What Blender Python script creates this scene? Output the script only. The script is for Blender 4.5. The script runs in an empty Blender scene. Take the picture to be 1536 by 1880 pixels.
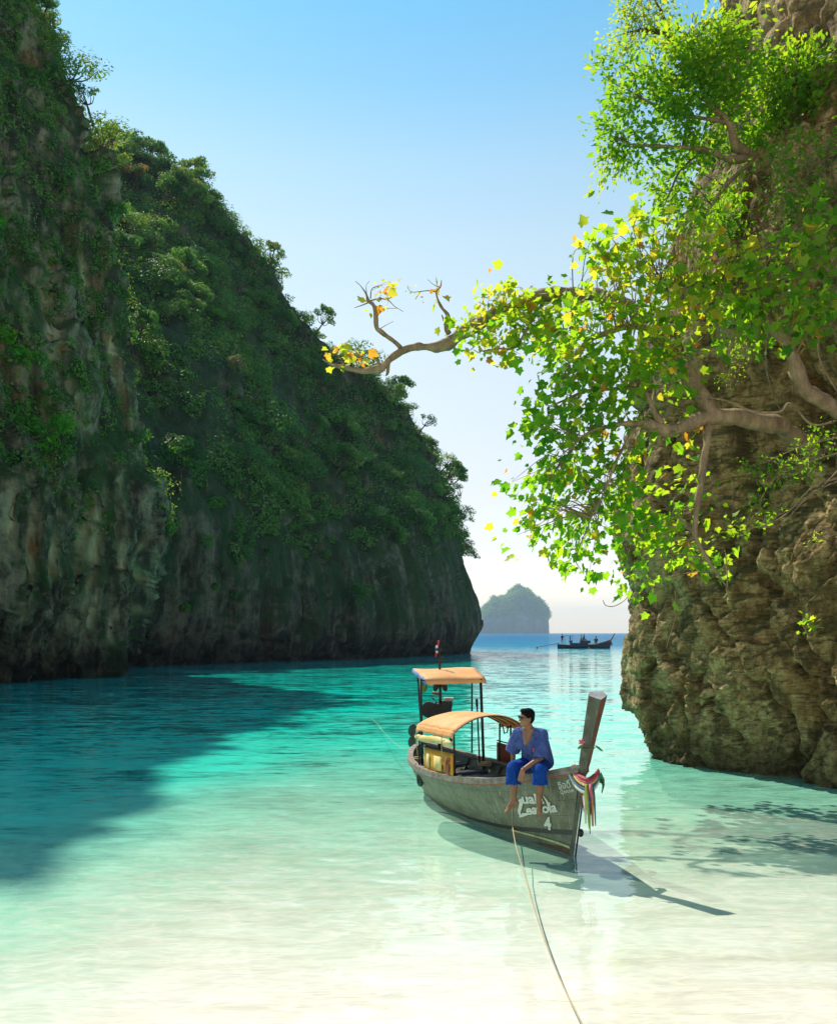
import bpy, math
import numpy as np
from mathutils import Vector, Matrix

# ------------------------------------------------------------------ camera, sky, sun, exposure
scene = bpy.context.scene
COL = scene.collection
F, CX, HY, CAMH = 1700.0, 768.0, 1162.0, 3.3        # focal length in photo pixels, horizon row, eye height
cam_d = bpy.data.cameras.new('camera'); cam = bpy.data.objects.new('camera', cam_d); COL.objects.link(cam)
cam.location = (0, 0, CAMH); cam.rotation_euler = (math.radians(90), 0, 0)
cam_d.sensor_fit = 'VERTICAL'; cam_d.sensor_height = 36.0; cam_d.lens = F / 1880.0 * 36.0
cam_d.shift_y = (HY - 940.0) / 1880.0
cam_d.clip_start = 0.1; cam_d.clip_end = 20000
scene.camera = cam

SUN = np.array([-0.37, 0.52, 0.77])
world = bpy.data.worlds.new('World'); scene.world = world; world.use_nodes = True
wn = world.node_tree; wn.nodes.clear()
sky = wn.nodes.new('ShaderNodeTexSky'); sky.sky_type = 'NISHITA'; sky.sun_disc = False
sky.sun_elevation = math.asin(0.77); sky.sun_rotation = math.atan2(-0.37, 0.52)
sky.altitude = 0; sky.air_density = 1.5; sky.dust_density = 0.2; sky.ozone_density = 4.0
bg = wn.nodes.new('ShaderNodeBackground'); bg.inputs['Strength'].default_value = 0.094
wo = wn.nodes.new('ShaderNodeOutputWorld')
# the photograph's sky runs from a clear cyan blue overhead to near white at the sea line: a plain function of height above the horizon
tcd = wn.nodes.new('ShaderNodeTexCoord'); sep = wn.nodes.new('ShaderNodeSeparateXYZ'); wn.links.new(tcd.outputs['Generated'], sep.inputs[0])
rmp = wn.nodes.new('ShaderNodeValToRGB'); wn.links.new(sep.outputs['Z'], rmp.inputs[0]); els = rmp.color_ramp.elements
grade = [(0.0, (1.40, 1.34, 1.52)), (.04, (1.33, 1.2, 1.38)), (.09, (1.18, 1.0, 1.07)), (.15, (1.28, .97, .9)), (.24, (1.44, 1.08, .89)), (.32, (1.5, 1.17, .9)), (.386, (1.44, 1.21, .926)), (.452, (1.2, 1.19, .97)), (.512, (.83, 1.11, 1.0)), (.561, (.66, 1.08, 1.02)), (.65, (.55, 1.02, 1.02))]
while len(els) < len(grade): els.new(.5)
for e_, (p_, c_) in zip(els, grade): e_.position = p_; e_.color = tuple(x / 1.6 for x in c_) + (1,)
scl = wn.nodes.new('ShaderNodeVectorMath'); scl.operation = 'MULTIPLY'; wn.links.new(sky.outputs[0], scl.inputs[0]); wn.links.new(rmp.outputs[0], scl.inputs[1])
sc2 = wn.nodes.new('ShaderNodeVectorMath'); sc2.operation = 'SCALE'; sc2.inputs['Scale'].default_value = 1.6; wn.links.new(scl.outputs[0], sc2.inputs[0])
wn.links.new(sc2.outputs[0], bg.inputs[0]); wn.links.new(bg.outputs[0], wo.inputs[0])
sun_d = bpy.data.lights.new('sun', 'SUN'); sun_d.energy = 3.9; sun_d.angle = math.radians(0.53); sun_d.color = (1.0, 0.93, 0.82)
sun = bpy.data.objects.new('sun', sun_d); COL.objects.link(sun)
sun.rotation_euler = Vector(SUN).to_track_quat('Z', 'Y').to_euler(); sun.location = (-40, 60, 120)
vs = scene.view_settings; vs.view_transform = 'Standard'; vs.look = 'None'; vs.exposure = 0.74; vs.gamma = 1.0
vs.use_curve_mapping = False
cy = scene.cycles
cy.max_bounces = 8; cy.diffuse_bounces = 3; cy.glossy_bounces = 3; cy.transmission_bounces = 4
cy.transparent_max_bounces = 12; cy.volume_bounces = 0; cy.caustics_reflective = False; cy.caustics_refractive = False
cy.sample_clamp_indirect = 6.0; cy.use_denoising = True
try: cy.denoiser = 'OPENIMAGEDENOISE'
except Exception: pass

# ------------------------------------------------------------------ helpers
ORIGIN = {}                                            # world origin of everything that carries children
def P(px, py, Y): return np.array([(px - CX) / F * Y, Y, CAMH - (py - HY) / F * Y])
def PZ(px, py, z):
    Y = (CAMH - z) * F / (py - HY); return P(px, py, Y)
def unit(v): v = np.asarray(v, float); return v / (np.linalg.norm(v, axis=-1, keepdims=True) + 1e-12)

def tag(o, label=None, cat=None, group=None, kind=None):
    if label: o['label'] = label
    if cat: o['category'] = cat
    if group: o['group'] = group
    if kind: o['kind'] = kind
    return o

def thing(name, loc, label, cat, group=None):
    o = bpy.data.objects.new(name, None); COL.objects.link(o); o.location = loc
    o.empty_display_size = 0.2
    ORIGIN[o] = np.array(loc, float)
    return tag(o, label, cat, group)

def np_mesh(name, verts, faces, mats, smooth=True, mat_idx=None, tint=None):
    """verts (N,3); faces: an (M,k) array, or a list of lists."""
    me = bpy.data.meshes.new(name)
    verts = np.asarray(verts, np.float32)
    if isinstance(faces, np.ndarray):
        k = faces.shape[1]; sizes = np.full(len(faces), k, np.int32); flat = faces.astype(np.int32).ravel()
    else:
        sizes = np.array([len(f) for f in faces], np.int32); flat = np.array([i for f in faces for i in f], np.int32)
    starts = np.concatenate(([0], np.cumsum(sizes)[:-1])).astype(np.int32)
    me.vertices.add(len(verts)); me.vertices.foreach_set('co', verts.ravel())
    me.loops.add(len(flat)); me.loops.foreach_set('vertex_index', flat)
    me.polygons.add(len(sizes)); me.polygons.foreach_set('loop_start', starts)
    try: me.polygons.foreach_set('loop_total', sizes)
    except Exception: pass
    me.polygons.foreach_set('use_smooth', np.full(len(sizes), smooth, bool))
    for m in (mats if isinstance(mats, (list, tuple)) else [mats]): me.materials.append(m)
    if mat_idx is not None: me.polygons.foreach_set('material_index', np.asarray(mat_idx, np.int32))
    if tint is not None:
        a = me.attributes.new('tint', 'FLOAT', 'POINT'); a.data.foreach_set('value', np.asarray(tint, np.float32))
    me.update(); me.validate()
    return me

def obj(name, verts, faces, mats, parent=None, smooth=True, mat_idx=None, tint=None, base=None):
    verts = np.asarray(verts, float)
    off = ORIGIN[parent] if parent is not None else (np.asarray(base, float) if base is not None else np.zeros(3))
    o = bpy.data.objects.new(name, np_mesh(name, verts - off, faces, mats, smooth, mat_idx, tint))
    COL.objects.link(o)
    if parent is not None: o.parent = parent
    else: o.location = off
    ORIGIN[o] = off
    return o

class MB:
    """Collects primitives (world coordinates) into one mesh."""
    def __init__(s): s.v = []; s.f = []; s.m = []; s.n = 0
    def add(s, v, f, m=0):
        v = np.asarray(v, float)
        s.f += [[int(i) + s.n for i in q] for q in f]; s.m += [m] * len(f); s.v.append(v); s.n += len(v); return s
    def box(s, c, size, ax=None, m=0, taper=1.0):
        c = np.asarray(c, float); hx, hy, hz = np.array(size) / 2
        A = np.eye(3) if ax is None else np.array([unit(a) for a in ax])
        v = []
        for dz in (-1, 1):
            t = taper if dz > 0 else 1
            for dx, dy in ((-1, -1), (1, -1), (1, 1), (-1, 1)): v.append(c + A[0] * hx * dx * t + A[1] * hy * dy * t + A[2] * hz * dz)
        return s.add(v, [[3, 2, 1, 0], [4, 5, 6, 7], [0, 1, 5, 4], [1, 2, 6, 5], [2, 3, 7, 6], [3, 0, 4, 7]], m)
    def tube(s, pts, r, n=8, m=0, caps=True):
        v, f = tube(pts, r, n, caps); return s.add(v, f, m)
    def ell(s, c, r, R=None, m=0, nu=14, nv=9):
        c = np.asarray(c, float); r = np.ones(3) * r if np.isscalar(r) else np.array(r, float)
        v = [[0, 0, 1]]
        for i in range(1, nv):
            th = math.pi * i / nv
            for j in range(nu):
                ph = 2 * math.pi * j / nu; v.append([math.sin(th) * math.cos(ph), math.sin(th) * math.sin(ph), math.cos(th)])
        v.append([0, 0, -1]); v = np.array(v) * r
        if R is not None: v = v @ np.array([unit(a) for a in R])
        f = [[0, 1 + j, 1 + (j + 1) % nu] for j in range(nu)]
        for i in range(nv - 2):
            for j in range(nu):
                a = 1 + i * nu; f.append([a + j, a + nu + j, a + nu + (j + 1) % nu, a + (j + 1) % nu])
        l = len(v) - 1; a = 1 + (nv - 2) * nu
        f += [[a + j, l, a + (j + 1) % nu] for j in range(nu)]
        return s.add(v + c, f, m)
    def grid(s, G, m=0, flip=False):
        G = np.asarray(G, float); a, b = G.shape[:2]; f = grid_faces(a, b).tolist()
        if flip: f = [q[::-1] for q in f]
        return s.add(G.reshape(-1, 3), f, m)
    def slab(s, G, th, m=0):
        """a thin solid sheet: grid G and its copy offset by th along the grid normal"""
        G = np.asarray(G, float); a, b = G.shape[:2]
        N = grid_normals(G); H = G - N * th
        v = np.concatenate([G.reshape(-1, 3), H.reshape(-1, 3)]); q = grid_faces(a, b); k = a * b
        f = q.tolist() + [[i + k for i in x[::-1]] for x in q.tolist()]
        rim = [i * b for i in range(a)] + [(a - 1) * b + j for j in range(1, b)] + [i * b + b - 1 for i in range(a - 2, -1, -1)] + [j for j in range(b - 2, 0, -1)]
        for i in range(len(rim)):
            x, y = rim[i], rim[(i + 1) % len(rim)]; f.append([y, x, x + k, y + k])
        return s.add(v, f, m)
    def build(s, name, mats, parent=None, smooth=True, base=None):
        return obj(name, np.concatenate(s.v), s.f, mats, parent, smooth, s.m, None, base)

def grid_faces(a, b):
    i, j = np.meshgrid(np.arange(a - 1), np.arange(b - 1), indexing='ij'); q = (i * b + j).ravel()
    return np.stack([q, q + b, q + b + 1, q + 1], 1)
def grid_normals(G):
    du = np.gradient(G, axis=0); dv = np.gradient(G, axis=1); return unit(np.cross(du, dv))

def spline(pts, n):
    """Catmull-Rom through pts (any dimension), n samples per segment"""
    p = np.asarray(pts, float); p = np.concatenate([[2 * p[0] - p[1]], p, [2 * p[-1] - p[-2]]]); out = []
    for i in range(1, len(p) - 2):
        for k in range(n):
            t = k / n; a, b, c, d = p[i - 1], p[i], p[i + 1], p[i + 2]
            out.append(0.5 * (2 * b + (c - a) * t + (2 * a - 5 * b + 4 * c - d) * t * t + (3 * b - a - 3 * c + d) * t ** 3))
    out.append(p[-2]); return np.array(out)

def tube(pts, r, n=8, caps=True):
    pts = np.asarray(pts, float); k = len(pts); r = np.ones(k) * r if np.isscalar(r) else np.asarray(r, float)
    T = unit(np.gradient(pts, axis=0)); ref = np.array([0, 0, 1.0]) if abs(T[0][2]) < .9 else np.array([1.0, 0, 0])
    u = unit(np.cross(T[0], ref)); v = []
    for i in range(k):
        u = unit(u - T[i] * np.dot(u, T[i])); w = np.cross(T[i], u)
        for j in range(n):
            a = 2 * math.pi * j / n; v.append(pts[i] + r[i] * (math.cos(a) * u + math.sin(a) * w))
    f = [[i * n + j, i * n + (j + 1) % n, (i + 1) * n + (j + 1) % n, (i + 1) * n + j] for i in range(k - 1) for j in range(n)]
    if caps: f += [list(range(n))[::-1], [(k - 1) * n + j for j in range(n)]]
    return np.array(v), f

def _h(ix, iy, iz, seed):
    h = (ix.astype(np.uint32) * np.uint32(374761393) + iy.astype(np.uint32) * np.uint32(668265263) + iz.astype(np.uint32) * np.uint32(2246822519) + np.uint32(seed * 977 + 13))
    h = (h ^ (h >> np.uint32(13))) * np.uint32(1274126177); h ^= h >> np.uint32(16); h = h * np.uint32(2654435761); h ^= h >> np.uint32(15)
    return h.astype(np.float64) / 4294967295.0
def vnoise(p, seed=0):
    p = np.asarray(p, float); i = np.floor(p).astype(np.int64); f = p - i; f = f * f * f * (f * (f * 6 - 15) + 10); out = 0
    for dx in (0, 1):
        wx = f[..., 0] if dx else 1 - f[..., 0]
        for dy in (0, 1):
            wy = f[..., 1] if dy else 1 - f[..., 1]
            for dz in (0, 1):
                wz = f[..., 2] if dz else 1 - f[..., 2]
                out = out + wx * wy * wz * _h(i[..., 0] + dx, i[..., 1] + dy, i[..., 2] + dz, seed)
    return out * 2 - 1
def fbm(p, o=4, seed=0, gain=.5, ridge=False):
    a, s, out, p = 1.0, 0.0, 0, np.asarray(p, float)
    for k in range(o):
        n = vnoise(p, seed + k * 7)
        if ridge: n = 1 - 2 * np.abs(n)
        out = out + a * n; s += a; a *= gain; p = p * 2.03 + 17.1
    return out / s

def facets(p, seed=0):
    """broken-rock relief: every cell of a jittered lattice is a tilted plane"""
    p = np.asarray(p, float); i0 = np.floor(p).astype(np.int64); best = np.full(p.shape[:-1], 1e9); sec = best.copy(); val = np.zeros(p.shape[:-1])
    for dx in (-1, 0, 1):
        for dy in (-1, 0, 1):
            for dz in (-1, 0, 1):
                c = i0 + np.array([dx, dy, dz]); j = [_h(c[..., 0], c[..., 1], c[..., 2], seed + k) for k in range(7)]
                d = p - c - np.stack(j[:3], -1); r = (d ** 2).sum(-1)
                v = (d * (np.stack(j[3:6], -1) - .5)).sum(-1) * 1.5 + (j[6] - .5)
                nb = r < best; sec = np.where(nb, best, np.minimum(sec, r)); val = np.where(nb, v, val); best = np.where(nb, r, best)
    crack = np.exp(-((np.sqrt(sec) - np.sqrt(best)) / .07) ** 2)
    return val - .25 * crack

# ---- node helpers
class Mat:
    def __init__(s, name):
        s.m = bpy.data.materials.new(name); s.m.use_nodes = True; s.t = s.m.node_tree; s.t.nodes.clear(); s.out = s.n('ShaderNodeOutputMaterial')
    def n(s, typ, ins=None, **kw):
        x = s.t.nodes.new(typ)
        for k, v in kw.items(): setattr(x, k, v)
        for k, v in (ins or {}).items(): s.set(x.inputs[k], v)
        return x
    def set(s, sock, v):
        if isinstance(v, bpy.types.NodeSocket): s.t.links.new(v, sock)
        elif isinstance(v, bpy.types.Node): s.t.links.new(v.outputs[0], sock)
        else:
            if sock.type == 'RGBA' and len(v) == 3: v = (*v, 1)
            sock.default_value = v
    def noise(s, scale, detail=4, rough=.55, vec=None, dist=0):
        i = {'Scale': scale, 'Detail': detail, 'Roughness': rough, 'Distortion': dist}
        if vec is not None: i['Vector'] = vec
        return s.n('ShaderNodeTexNoise', i).outputs['Fac']
    def coords(s, scale=(1, 1, 1), rot=(0, 0, 0), kind='Position'):
        src = s.n('ShaderNodeNewGeometry').outputs['Position'] if kind == 'Position' else s.n('ShaderNodeTexCoord').outputs[kind]
        return s.n('ShaderNodeMapping', {'Vector': src, 'Scale': scale, 'Rotation': rot}).outputs[0]
    def ramp(s, fac, stops, interp='LINEAR'):
        r = s.n('ShaderNodeValToRGB', {'Fac': fac}); e = r.color_ramp.elements; r.color_ramp.interpolation = interp
        while len(e) < len(stops): e.new(.5)
        for q, (p, c) in zip(e, stops):
            q.position = p; q.color = (c, c, c, 1) if np.isscalar(c) else (*c, 1)
        return r.outputs['Color']
    def math(s, op, a, b=0.0, clamp=False): return s.n('ShaderNodeMath', {0: a, 1: b}, operation=op, use_clamp=clamp).outputs[0]
    def mix(s, fac, a, b, mode='MIX'):
        x = s.n('ShaderNodeMix', data_type='RGBA', blend_type=mode)
        s.set(x.inputs[0], fac); s.set(x.inputs[6], a); s.set(x.inputs[7], b); return x.outputs[2]
    def bump(s, h, strength=.5, dist=.1, normal=None):
        i = {'Height': h, 'Strength': strength, 'Distance': dist}
        if normal is not None: i['Normal'] = normal
        return s.n('ShaderNodeBump', i).outputs[0]
    def bsdf(s, col, rough=.8, normal=None, **kw):
        i = {'Base Color': col, 'Roughness': rough}
        if normal is not None: i['Normal'] = normal
        i.update({k.replace('_', ' '): v for k, v in kw.items()})
        return s.n('ShaderNodeBsdfPrincipled', i).outputs[0]
    def done(s, sh): s.t.links.new(sh, s.out.inputs['Surface']); return s.m

def weathered(name, a, b, scale=6, rough=.75, bump=.25, dist=.02, stretch=(1, 1, 1), spec=.3):
    m = Mat(name); v = m.coords(stretch)
    n1 = m.noise(scale, 5, .6, v); n2 = m.noise(scale * 6, 3, .6, v)
    f = m.math('ADD', m.math('MULTIPLY', n1, .7), m.math('MULTIPLY', n2, .3))
    return m.done(m.bsdf(m.ramp(f, [(.32, a), (.68, b)]), rough, m.bump(n2, bump, dist), Specular_IOR_Level=spec))
# ------------------------------------------------------------------ materials of the place
def rock_mat(name, dark, mid, light, moss, ochre, sc=1.0, streak=.18, strata=0.0, moss_amt=.5):
    m = Mat(name)
    pv = m.coords((sc, sc, sc * streak)); pi = m.coords((sc, sc, sc))
    n1 = m.noise(.55, 6, .6, pv, 1.0); n2 = m.noise(2.4, 6, .65, pv, .6); n3 = m.noise(1.3, 7, .65, pi, .4); n4 = m.noise(9, 5, .7, pi)
    f = m.math('ADD', m.math('MULTIPLY', n1, .35), m.math('MULTIPLY', n2, .3)); f = m.math('ADD', f, m.math('MULTIPLY', n3, .35))
    c = m.ramp(f, [(.34, dark), (.46, mid), (.56, light), (.66, mid)])
    c = m.mix(m.ramp(m.noise(.33, 5, .6, pv, .8), [(.55, 0.0), (.66, .75)]), c, ochre)
    up = m.n('ShaderNodeSeparateXYZ', {0: m.n('ShaderNodeNewGeometry').outputs['Normal']}).outputs['Z']
    mf = m.math('ADD', m.math('MULTIPLY', up, .35), m.noise(.7, 6, .65, pv, .5))
    c = m.mix(m.ramp(mf, [(.62 - .25 * moss_amt, 0.0), (.8 - .25 * moss_amt, .85)]), c, moss)
    c = m.mix(m.ramp(n4, [(.3, .55), (.5, 0.0)]), c, dark)
    if moss_amt > .7:                                        # calcite that runs down the hanging ribs
        dr = m.n('ShaderNodeAttribute', attribute_name='tint').outputs['Fac']; vr = m.noise(.5, 4, .6, m.coords((1, 1, .4)))
        c = m.mix(m.math('MULTIPLY', dr, m.math('ADD', .5, n2), True), c, m.ramp(vr, [(.38, (.34, .3, .16)), (.54, (.66, .6, .36)), (.64, (.42, .23, .08))]))
    # a dark tide band of wet rock just above the water line
    z = m.n('ShaderNodeSeparateXYZ', {0: m.n('ShaderNodeNewGeometry').outputs['Position']}).outputs['Z']
    tz = m.math('ADD', z, m.math('MULTIPLY', n3, 2.0 / sc))
    c = m.mix(m.ramp(m.n('ShaderNodeMapRange', {0: tz, 1: (.6 if sc > 1 else .9) / sc, 2: (3.2 if sc > 1 else 2.9) / sc, 3: 0.0, 4: 1.0}).outputs[0], [(0, .8), (1, 0.0)]), c, tuple(x * .35 for x in dark))
    h = m.math('ADD', m.math('MULTIPLY', n2, .6), m.math('MULTIPLY', n4, .35))
    if strata:
        ps = m.coords((sc * .8, sc * .8, sc * 5), (.25, -.3, 0)); ns = m.noise(1.6, 5, .6, ps, 1.2)
        h = m.math('ADD', h, m.math('MULTIPLY', ns, strata)); c = m.mix(m.ramp(ns, [(.36, .6), (.5, 0.0)]), c, dark)
    return m.done(m.bsdf(c, .88, m.bump(h, .8, .35 / sc), Specular_IOR_Level=.25))

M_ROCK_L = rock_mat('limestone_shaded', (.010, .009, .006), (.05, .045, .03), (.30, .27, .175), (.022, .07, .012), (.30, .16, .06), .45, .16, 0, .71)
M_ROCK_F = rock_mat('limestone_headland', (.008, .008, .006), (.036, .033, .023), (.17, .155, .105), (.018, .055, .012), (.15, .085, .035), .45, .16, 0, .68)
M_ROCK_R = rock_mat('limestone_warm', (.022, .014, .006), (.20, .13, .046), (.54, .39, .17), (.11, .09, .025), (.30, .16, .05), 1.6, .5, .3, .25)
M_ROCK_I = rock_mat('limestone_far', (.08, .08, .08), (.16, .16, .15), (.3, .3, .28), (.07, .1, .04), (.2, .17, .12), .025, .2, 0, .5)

def leaf_mat(name, stops, trans=.5, tcol=None, rough=.55, obj_random=False):
    m = Mat(name)
    t = m.n('ShaderNodeObjectInfo').outputs['Random'] if obj_random else m.n('ShaderNodeAttribute', attribute_name='tint').outputs['Fac']
    if name == 'forest_leaves': t = m.math('ADD', t, m.math('MULTIPLY', m.math('SUBTRACT', m.n('ShaderNodeObjectInfo').outputs['Random'], .5), .7))
    if obj_random: t = m.math('MULTIPLY', m.math('POWER', t, 1.3), .98)
    c = m.ramp(t, stops)
    tc = m.ramp(t, tcol) if tcol else c
    d = m.bsdf(c, rough, None, Specular_IOR_Level=.3)
    tr = m.n('ShaderNodeBsdfTranslucent', {'Color': tc}).outputs[0]
    mx = m.n('ShaderNodeMixShader', {0: trans, 1: d, 2: tr}).outputs[0]
    return m.done(mx)
M_FOREST = leaf_mat('forest_leaves', [(0, (.015, .07, .016)), (.45, (.045, .165, .03)), (.8, (.10, .26, .04)), (1, (.17, .26, .10))], .4,
                    [(0, (.08, .25, .02)), (.6, (.2, .42, .03)), (1, (.5, .5, .06))])
M_FOREST_PALE = leaf_mat('pale_leaves', [(0, (.06, .08, .03)), (1, (.16, .16, .07))], .4, [(0, (.2, .25, .05)), (1, (.4, .35, .08))])
M_FOREST_GOLD = leaf_mat('golden_leaves', [(0, (.10, .09, .02)), (1, (.24, .16, .04))], .45, [(0, (.4, .35, .05)), (1, (.6, .36, .06))])
M_FRESH = leaf_mat('fresh_leaves', [(0, (.04, .2, .008)), (1, (.1, .36, .015))], .4, [(0, (.12, .36, .02)), (1, (.22, .5, .03))])
BIGT = [(0, (.18, .5, .012)), (.4, (.42, .74, .015)), (.75, (.74, .88, .025)), (.92, (.95, .78, .04)), (1, (.95, .4, .03))]
BIGC = [(0, (.025, .10, .007)), (.4, (.065, .19, .012)), (.75, (.13, .26, .016)), (.92, (.36, .3, .03)), (1, (.5, .18, .02))]
M_BIGLEAF = leaf_mat('lobed_leaves', BIGC, .6, BIGT)
M_BIGLEAF_ONE = leaf_mat('lobed_leaf_single', BIGC, .6, BIGT, obj_random=True)
M_SMALLLEAF = leaf_mat('small_leaves', [(0, (.025, .10, .007)), (.6, (.06, .19, .012)), (1, (.18, .26, .02))], .55,
                       [(0, (.2, .5, .012)), (.6, (.42, .7, .015)), (1, (.8, .8, .03))])
M_BARK = weathered('bark', (.12, .08, .042), (.40, .28, .155), 5, .85, .7, .05, (1, 1, .35))
M_BARK_D = weathered('dark_bark', (.045, .03, .018), (.13, .09, .06), 4, .9, .5, .05)

# ------------------------------------------------------------------ cliffs: a net of control points, interpolated and displaced
def cliff(name, net, nu, nv, disp, mat, keep_rows=None):
    net = np.asarray(net, float)                       # (columns, rows, 3)
    rows = np.stack([spline(net[i], nv) for i in range(len(net))])
    G = np.stack([spline(rows[:, j], nu) for j in range(rows.shape[1])], 1)
    N = grid_normals(G); G = disp(G, N)
    o = obj(name, G.reshape(-1, 3), grid_faces(*G.shape[:2]), mat)
    return o, G

def flute(G, N, k, a1, a2, a3, seed, st=.16):
    q = G * np.array([1, 1, st])
    big = fbm(G / (14 * k), 3, seed); mid = fbm(q / (3.6 * k), 4, seed + 3, ridge=True); sm = fbm(q / (1.1 * k), 4, seed + 5)
    blk = fbm(G / (4.5 * k), 4, seed + 9)
    fc = facets((G + 1.2 * np.stack([big, mid, sm], -1)) * np.array([1, 1, .45]) / (3.4 * k), seed + 20); f2 = facets(G * np.array([1, 1, .6]) / (1.3 * k), seed + 40)
    return a1 * big + a2 * .8 * mid + a3 * sm + a2 * .6 * blk + a2 * .75 * fc + a3 * .4 * f2
def disp_left(seed, k, a1, a2, a3):
    def fn(G, N):
        d = flute(G, N, k, a1, a2, a3, seed)
        return G + N * d[..., None]
    return fn
def q(px, py, Y): return P(px, py, Y)

# --- near left cliff
def col(base, top, rows, back=(-12, 8)):
    """column from waterline point to ridge point: rows = list of (height fraction, plan fraction, outward push)"""
    base = np.array(base, float); top = np.array(top, float); out = []
    for hz, fp, push in rows:
        p = base + (top - base) * np.array([fp, fp, hz]); n = unit(np.array([.8, -.6, 0])); out.append(p + n * push)
    out.append(top + np.array([back[0], back[1], 0.5])); out.append(top + np.array([back[0] * 2.6, back[1] * 2.6, -9]))
    return out
NR = [(-.07, 0, -1.0), (-.005, 0, -1.2), (.045, 0, -.3), (.1, 0, .8), (.2, .05, 1.6), (.33, .16, 1.2), (.5, .36, .6), (.68, .58, .2), (.85, .8, 0), (.96, .95, 0), (1, 1, 0)]
near_net = [
    col((-36, 92, 0), (-47, 98, 54), NR), col((-28, 82, 0), (-38, 90, 58), NR),
    [np.array(v) for v in ([-22.5, 71, -4], [-22.3, 71.5, -.3], [-21.4, 72, 2.8], [-21, 72.5, 6], [-20.1, 73, 12], [-22.0, 74.5, 19], [-23.7, 76, 28], [-25.5, 78, 39], [-28.6, 80, 48], [-31.2, 81, 54.5], [-33.0, 82, 58], [-41, 88, 59], [-60, 98, 50])],
    col((-24.3, 65, 0), (-34, 72, 59), NR), col((-27, 58.5, 0), (-34.3, 64, 58), NR), col((-29, 49, 0), (-34, 57, 58), NR),
    col((-29.5, 43, 0), (-34, 51, 57), NR), col((-33, 36, 0), (-40, 46, 38), NR), col((-46, 30, 0), (-54, 40, 26), NR)]
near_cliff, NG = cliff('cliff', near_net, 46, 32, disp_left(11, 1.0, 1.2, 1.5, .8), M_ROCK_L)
tag(near_cliff, 'dark near limestone cliff with pale drip streaks, rising out of frame at the left edge', None, None, 'structure')

def near_at(a, b):
    gp = CX + F * NG[..., 0] / NG[..., 1]; gy = HY - F * (NG[..., 2] - CAMH) / NG[..., 1]
    d = (gp - a) ** 2 + (gy - b) ** 2 + (NG[..., 1] - 60) * 2; i = np.unravel_index(np.argmin(d), d.shape); return NG[i]
DRIPS = [([(168, 915), (150, 975), (143, 1060), (130, 1150)], .42), ([(192, 905), (178, 990), (168, 1060), (150, 1140)], .36), ([(110, 940), (104, 1010), (96, 1060)], .34), ([(176, 930), (176, 990)], .26), ([(268, 990), (252, 1040), (258, 1085), (250, 1110)], .36), ([(276, 1040), (268, 1090), (262, 1120)], .3),
         ([(180, 1090), (168, 1120), (164, 1150)], .28), ([(95, 450), (88, 540), (100, 600), (92, 660)], .55), ([(100, 560), (112, 640)], .4), ([(215, 1120), (205, 1150), (203, 1175)], .3), ([(238, 1110), (255, 1140), (258, 1190)], .4), ([(60, 1060), (50, 1120), (48, 1160)], .35), ([(232, 970), (226, 1040), (232, 1080)], .26),
         ([(30, 900), (26, 1000)], .4), ([(205, 600), (214, 690)], .35), ([(130, 700), (140, 770)], .3), ([(70, 920), (62, 1000), (58, 1050)], .3), ([(222, 880), (214, 960), (206, 1030)], .3), ([(120, 1000), (112, 1090)], .28), ([(150, 480), (160, 560)], .35), ([(50, 560), (58, 650)], .4), ([(240, 760), (246, 830)], .3)]
tintN = np.zeros(NG.shape[:2]); pushN = np.zeros(NG.shape[:2]); NNb = grid_normals(NG); wavy = .35 * fbm(NG * np.array([1.2, 1.2, .5]), 3, 505)
for pts, r in DRIPS:
    c = spline([near_at(*p_) for p_ in pts], 8); n_ = len(c); best = np.full(NG.shape[:2], 1e9); wgt = np.zeros(NG.shape[:2])
    for k_, p_ in enumerate(c):
        d_ = np.linalg.norm((NG - p_) * np.array([1, 1, .8]), axis=-1); nb = d_ < best; best = np.where(nb, d_, best); wgt = np.where(nb, math.sin(math.pi * (.12 + .8 * k_ / n_)), wgt)
    g_ = np.exp(-(best * (1 + wavy) / (r * .9)) ** 2) * wgt; tintN = np.maximum(tintN, g_); pushN = np.maximum(pushN, g_ * r * 1.5)
NG = NG + NNb * pushN[..., None]
old = near_cliff.data; near_cliff.data = np_mesh('cliff', NG.reshape(-1, 3), grid_faces(*NG.shape[:2]), M_ROCK_L, True, None, tintN.ravel()); bpy.data.meshes.remove(old)

# --- far left cliff that slopes down to the headland
FR = [(-.07, -.02, -.5), (-.005, -.02, -1.2), (.05, -.03, .4), (.12, -.02, .8), (.24, .04, .8), (.36, .16, .5), (.5, .34, .2), (.66, .56, 0), (.82, .79, 0), (.94, .94, 0), (1, 1, 0)]
def crest(px, py, Y): return tuple(P(px, py, Y))
far_net = [
    col((-34, 86, 0), (-75, 150, 92), FR, (-8, 12)), col((-28, 92, 0), crest(190, 262, 160), FR, (-8, 12)), col((-21.6, 100, 0), crest(325, 318, 160), FR, (-8, 12)),
    col((-16.5, 108.5, 0), crest(478, 505, 156), FR, (-8, 12)), col((-9.6, 115.5, 0), crest(592, 642, 152), FR, (-7, 12)), col((-2, 125, 0), crest(738, 756, 150), FR, (-6, 12)),
    col((4.6, 141, 0), crest(800, 862, 152), FR, (-5, 10)),
    [np.array(v) for v in (P(846, 1215, 153), P(849, 1197, 153), P(864, 1170, 153.5), P(873, 1142, 154), P(872, 1112, 154.5), P(858, 1068, 155), P(848, 1030, 155.5), P(838, 990, 156), P(828, 955, 156), P(820, 925, 156), P(812, 897, 156.5), P(800, 885, 164), P(780, 910, 172))],
    col((3, 170, 0), (1, 174, 22), FR, (-3, 6)), col((-14, 196, 0), (-16, 200, 20), FR, (-3, 6))]
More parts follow.
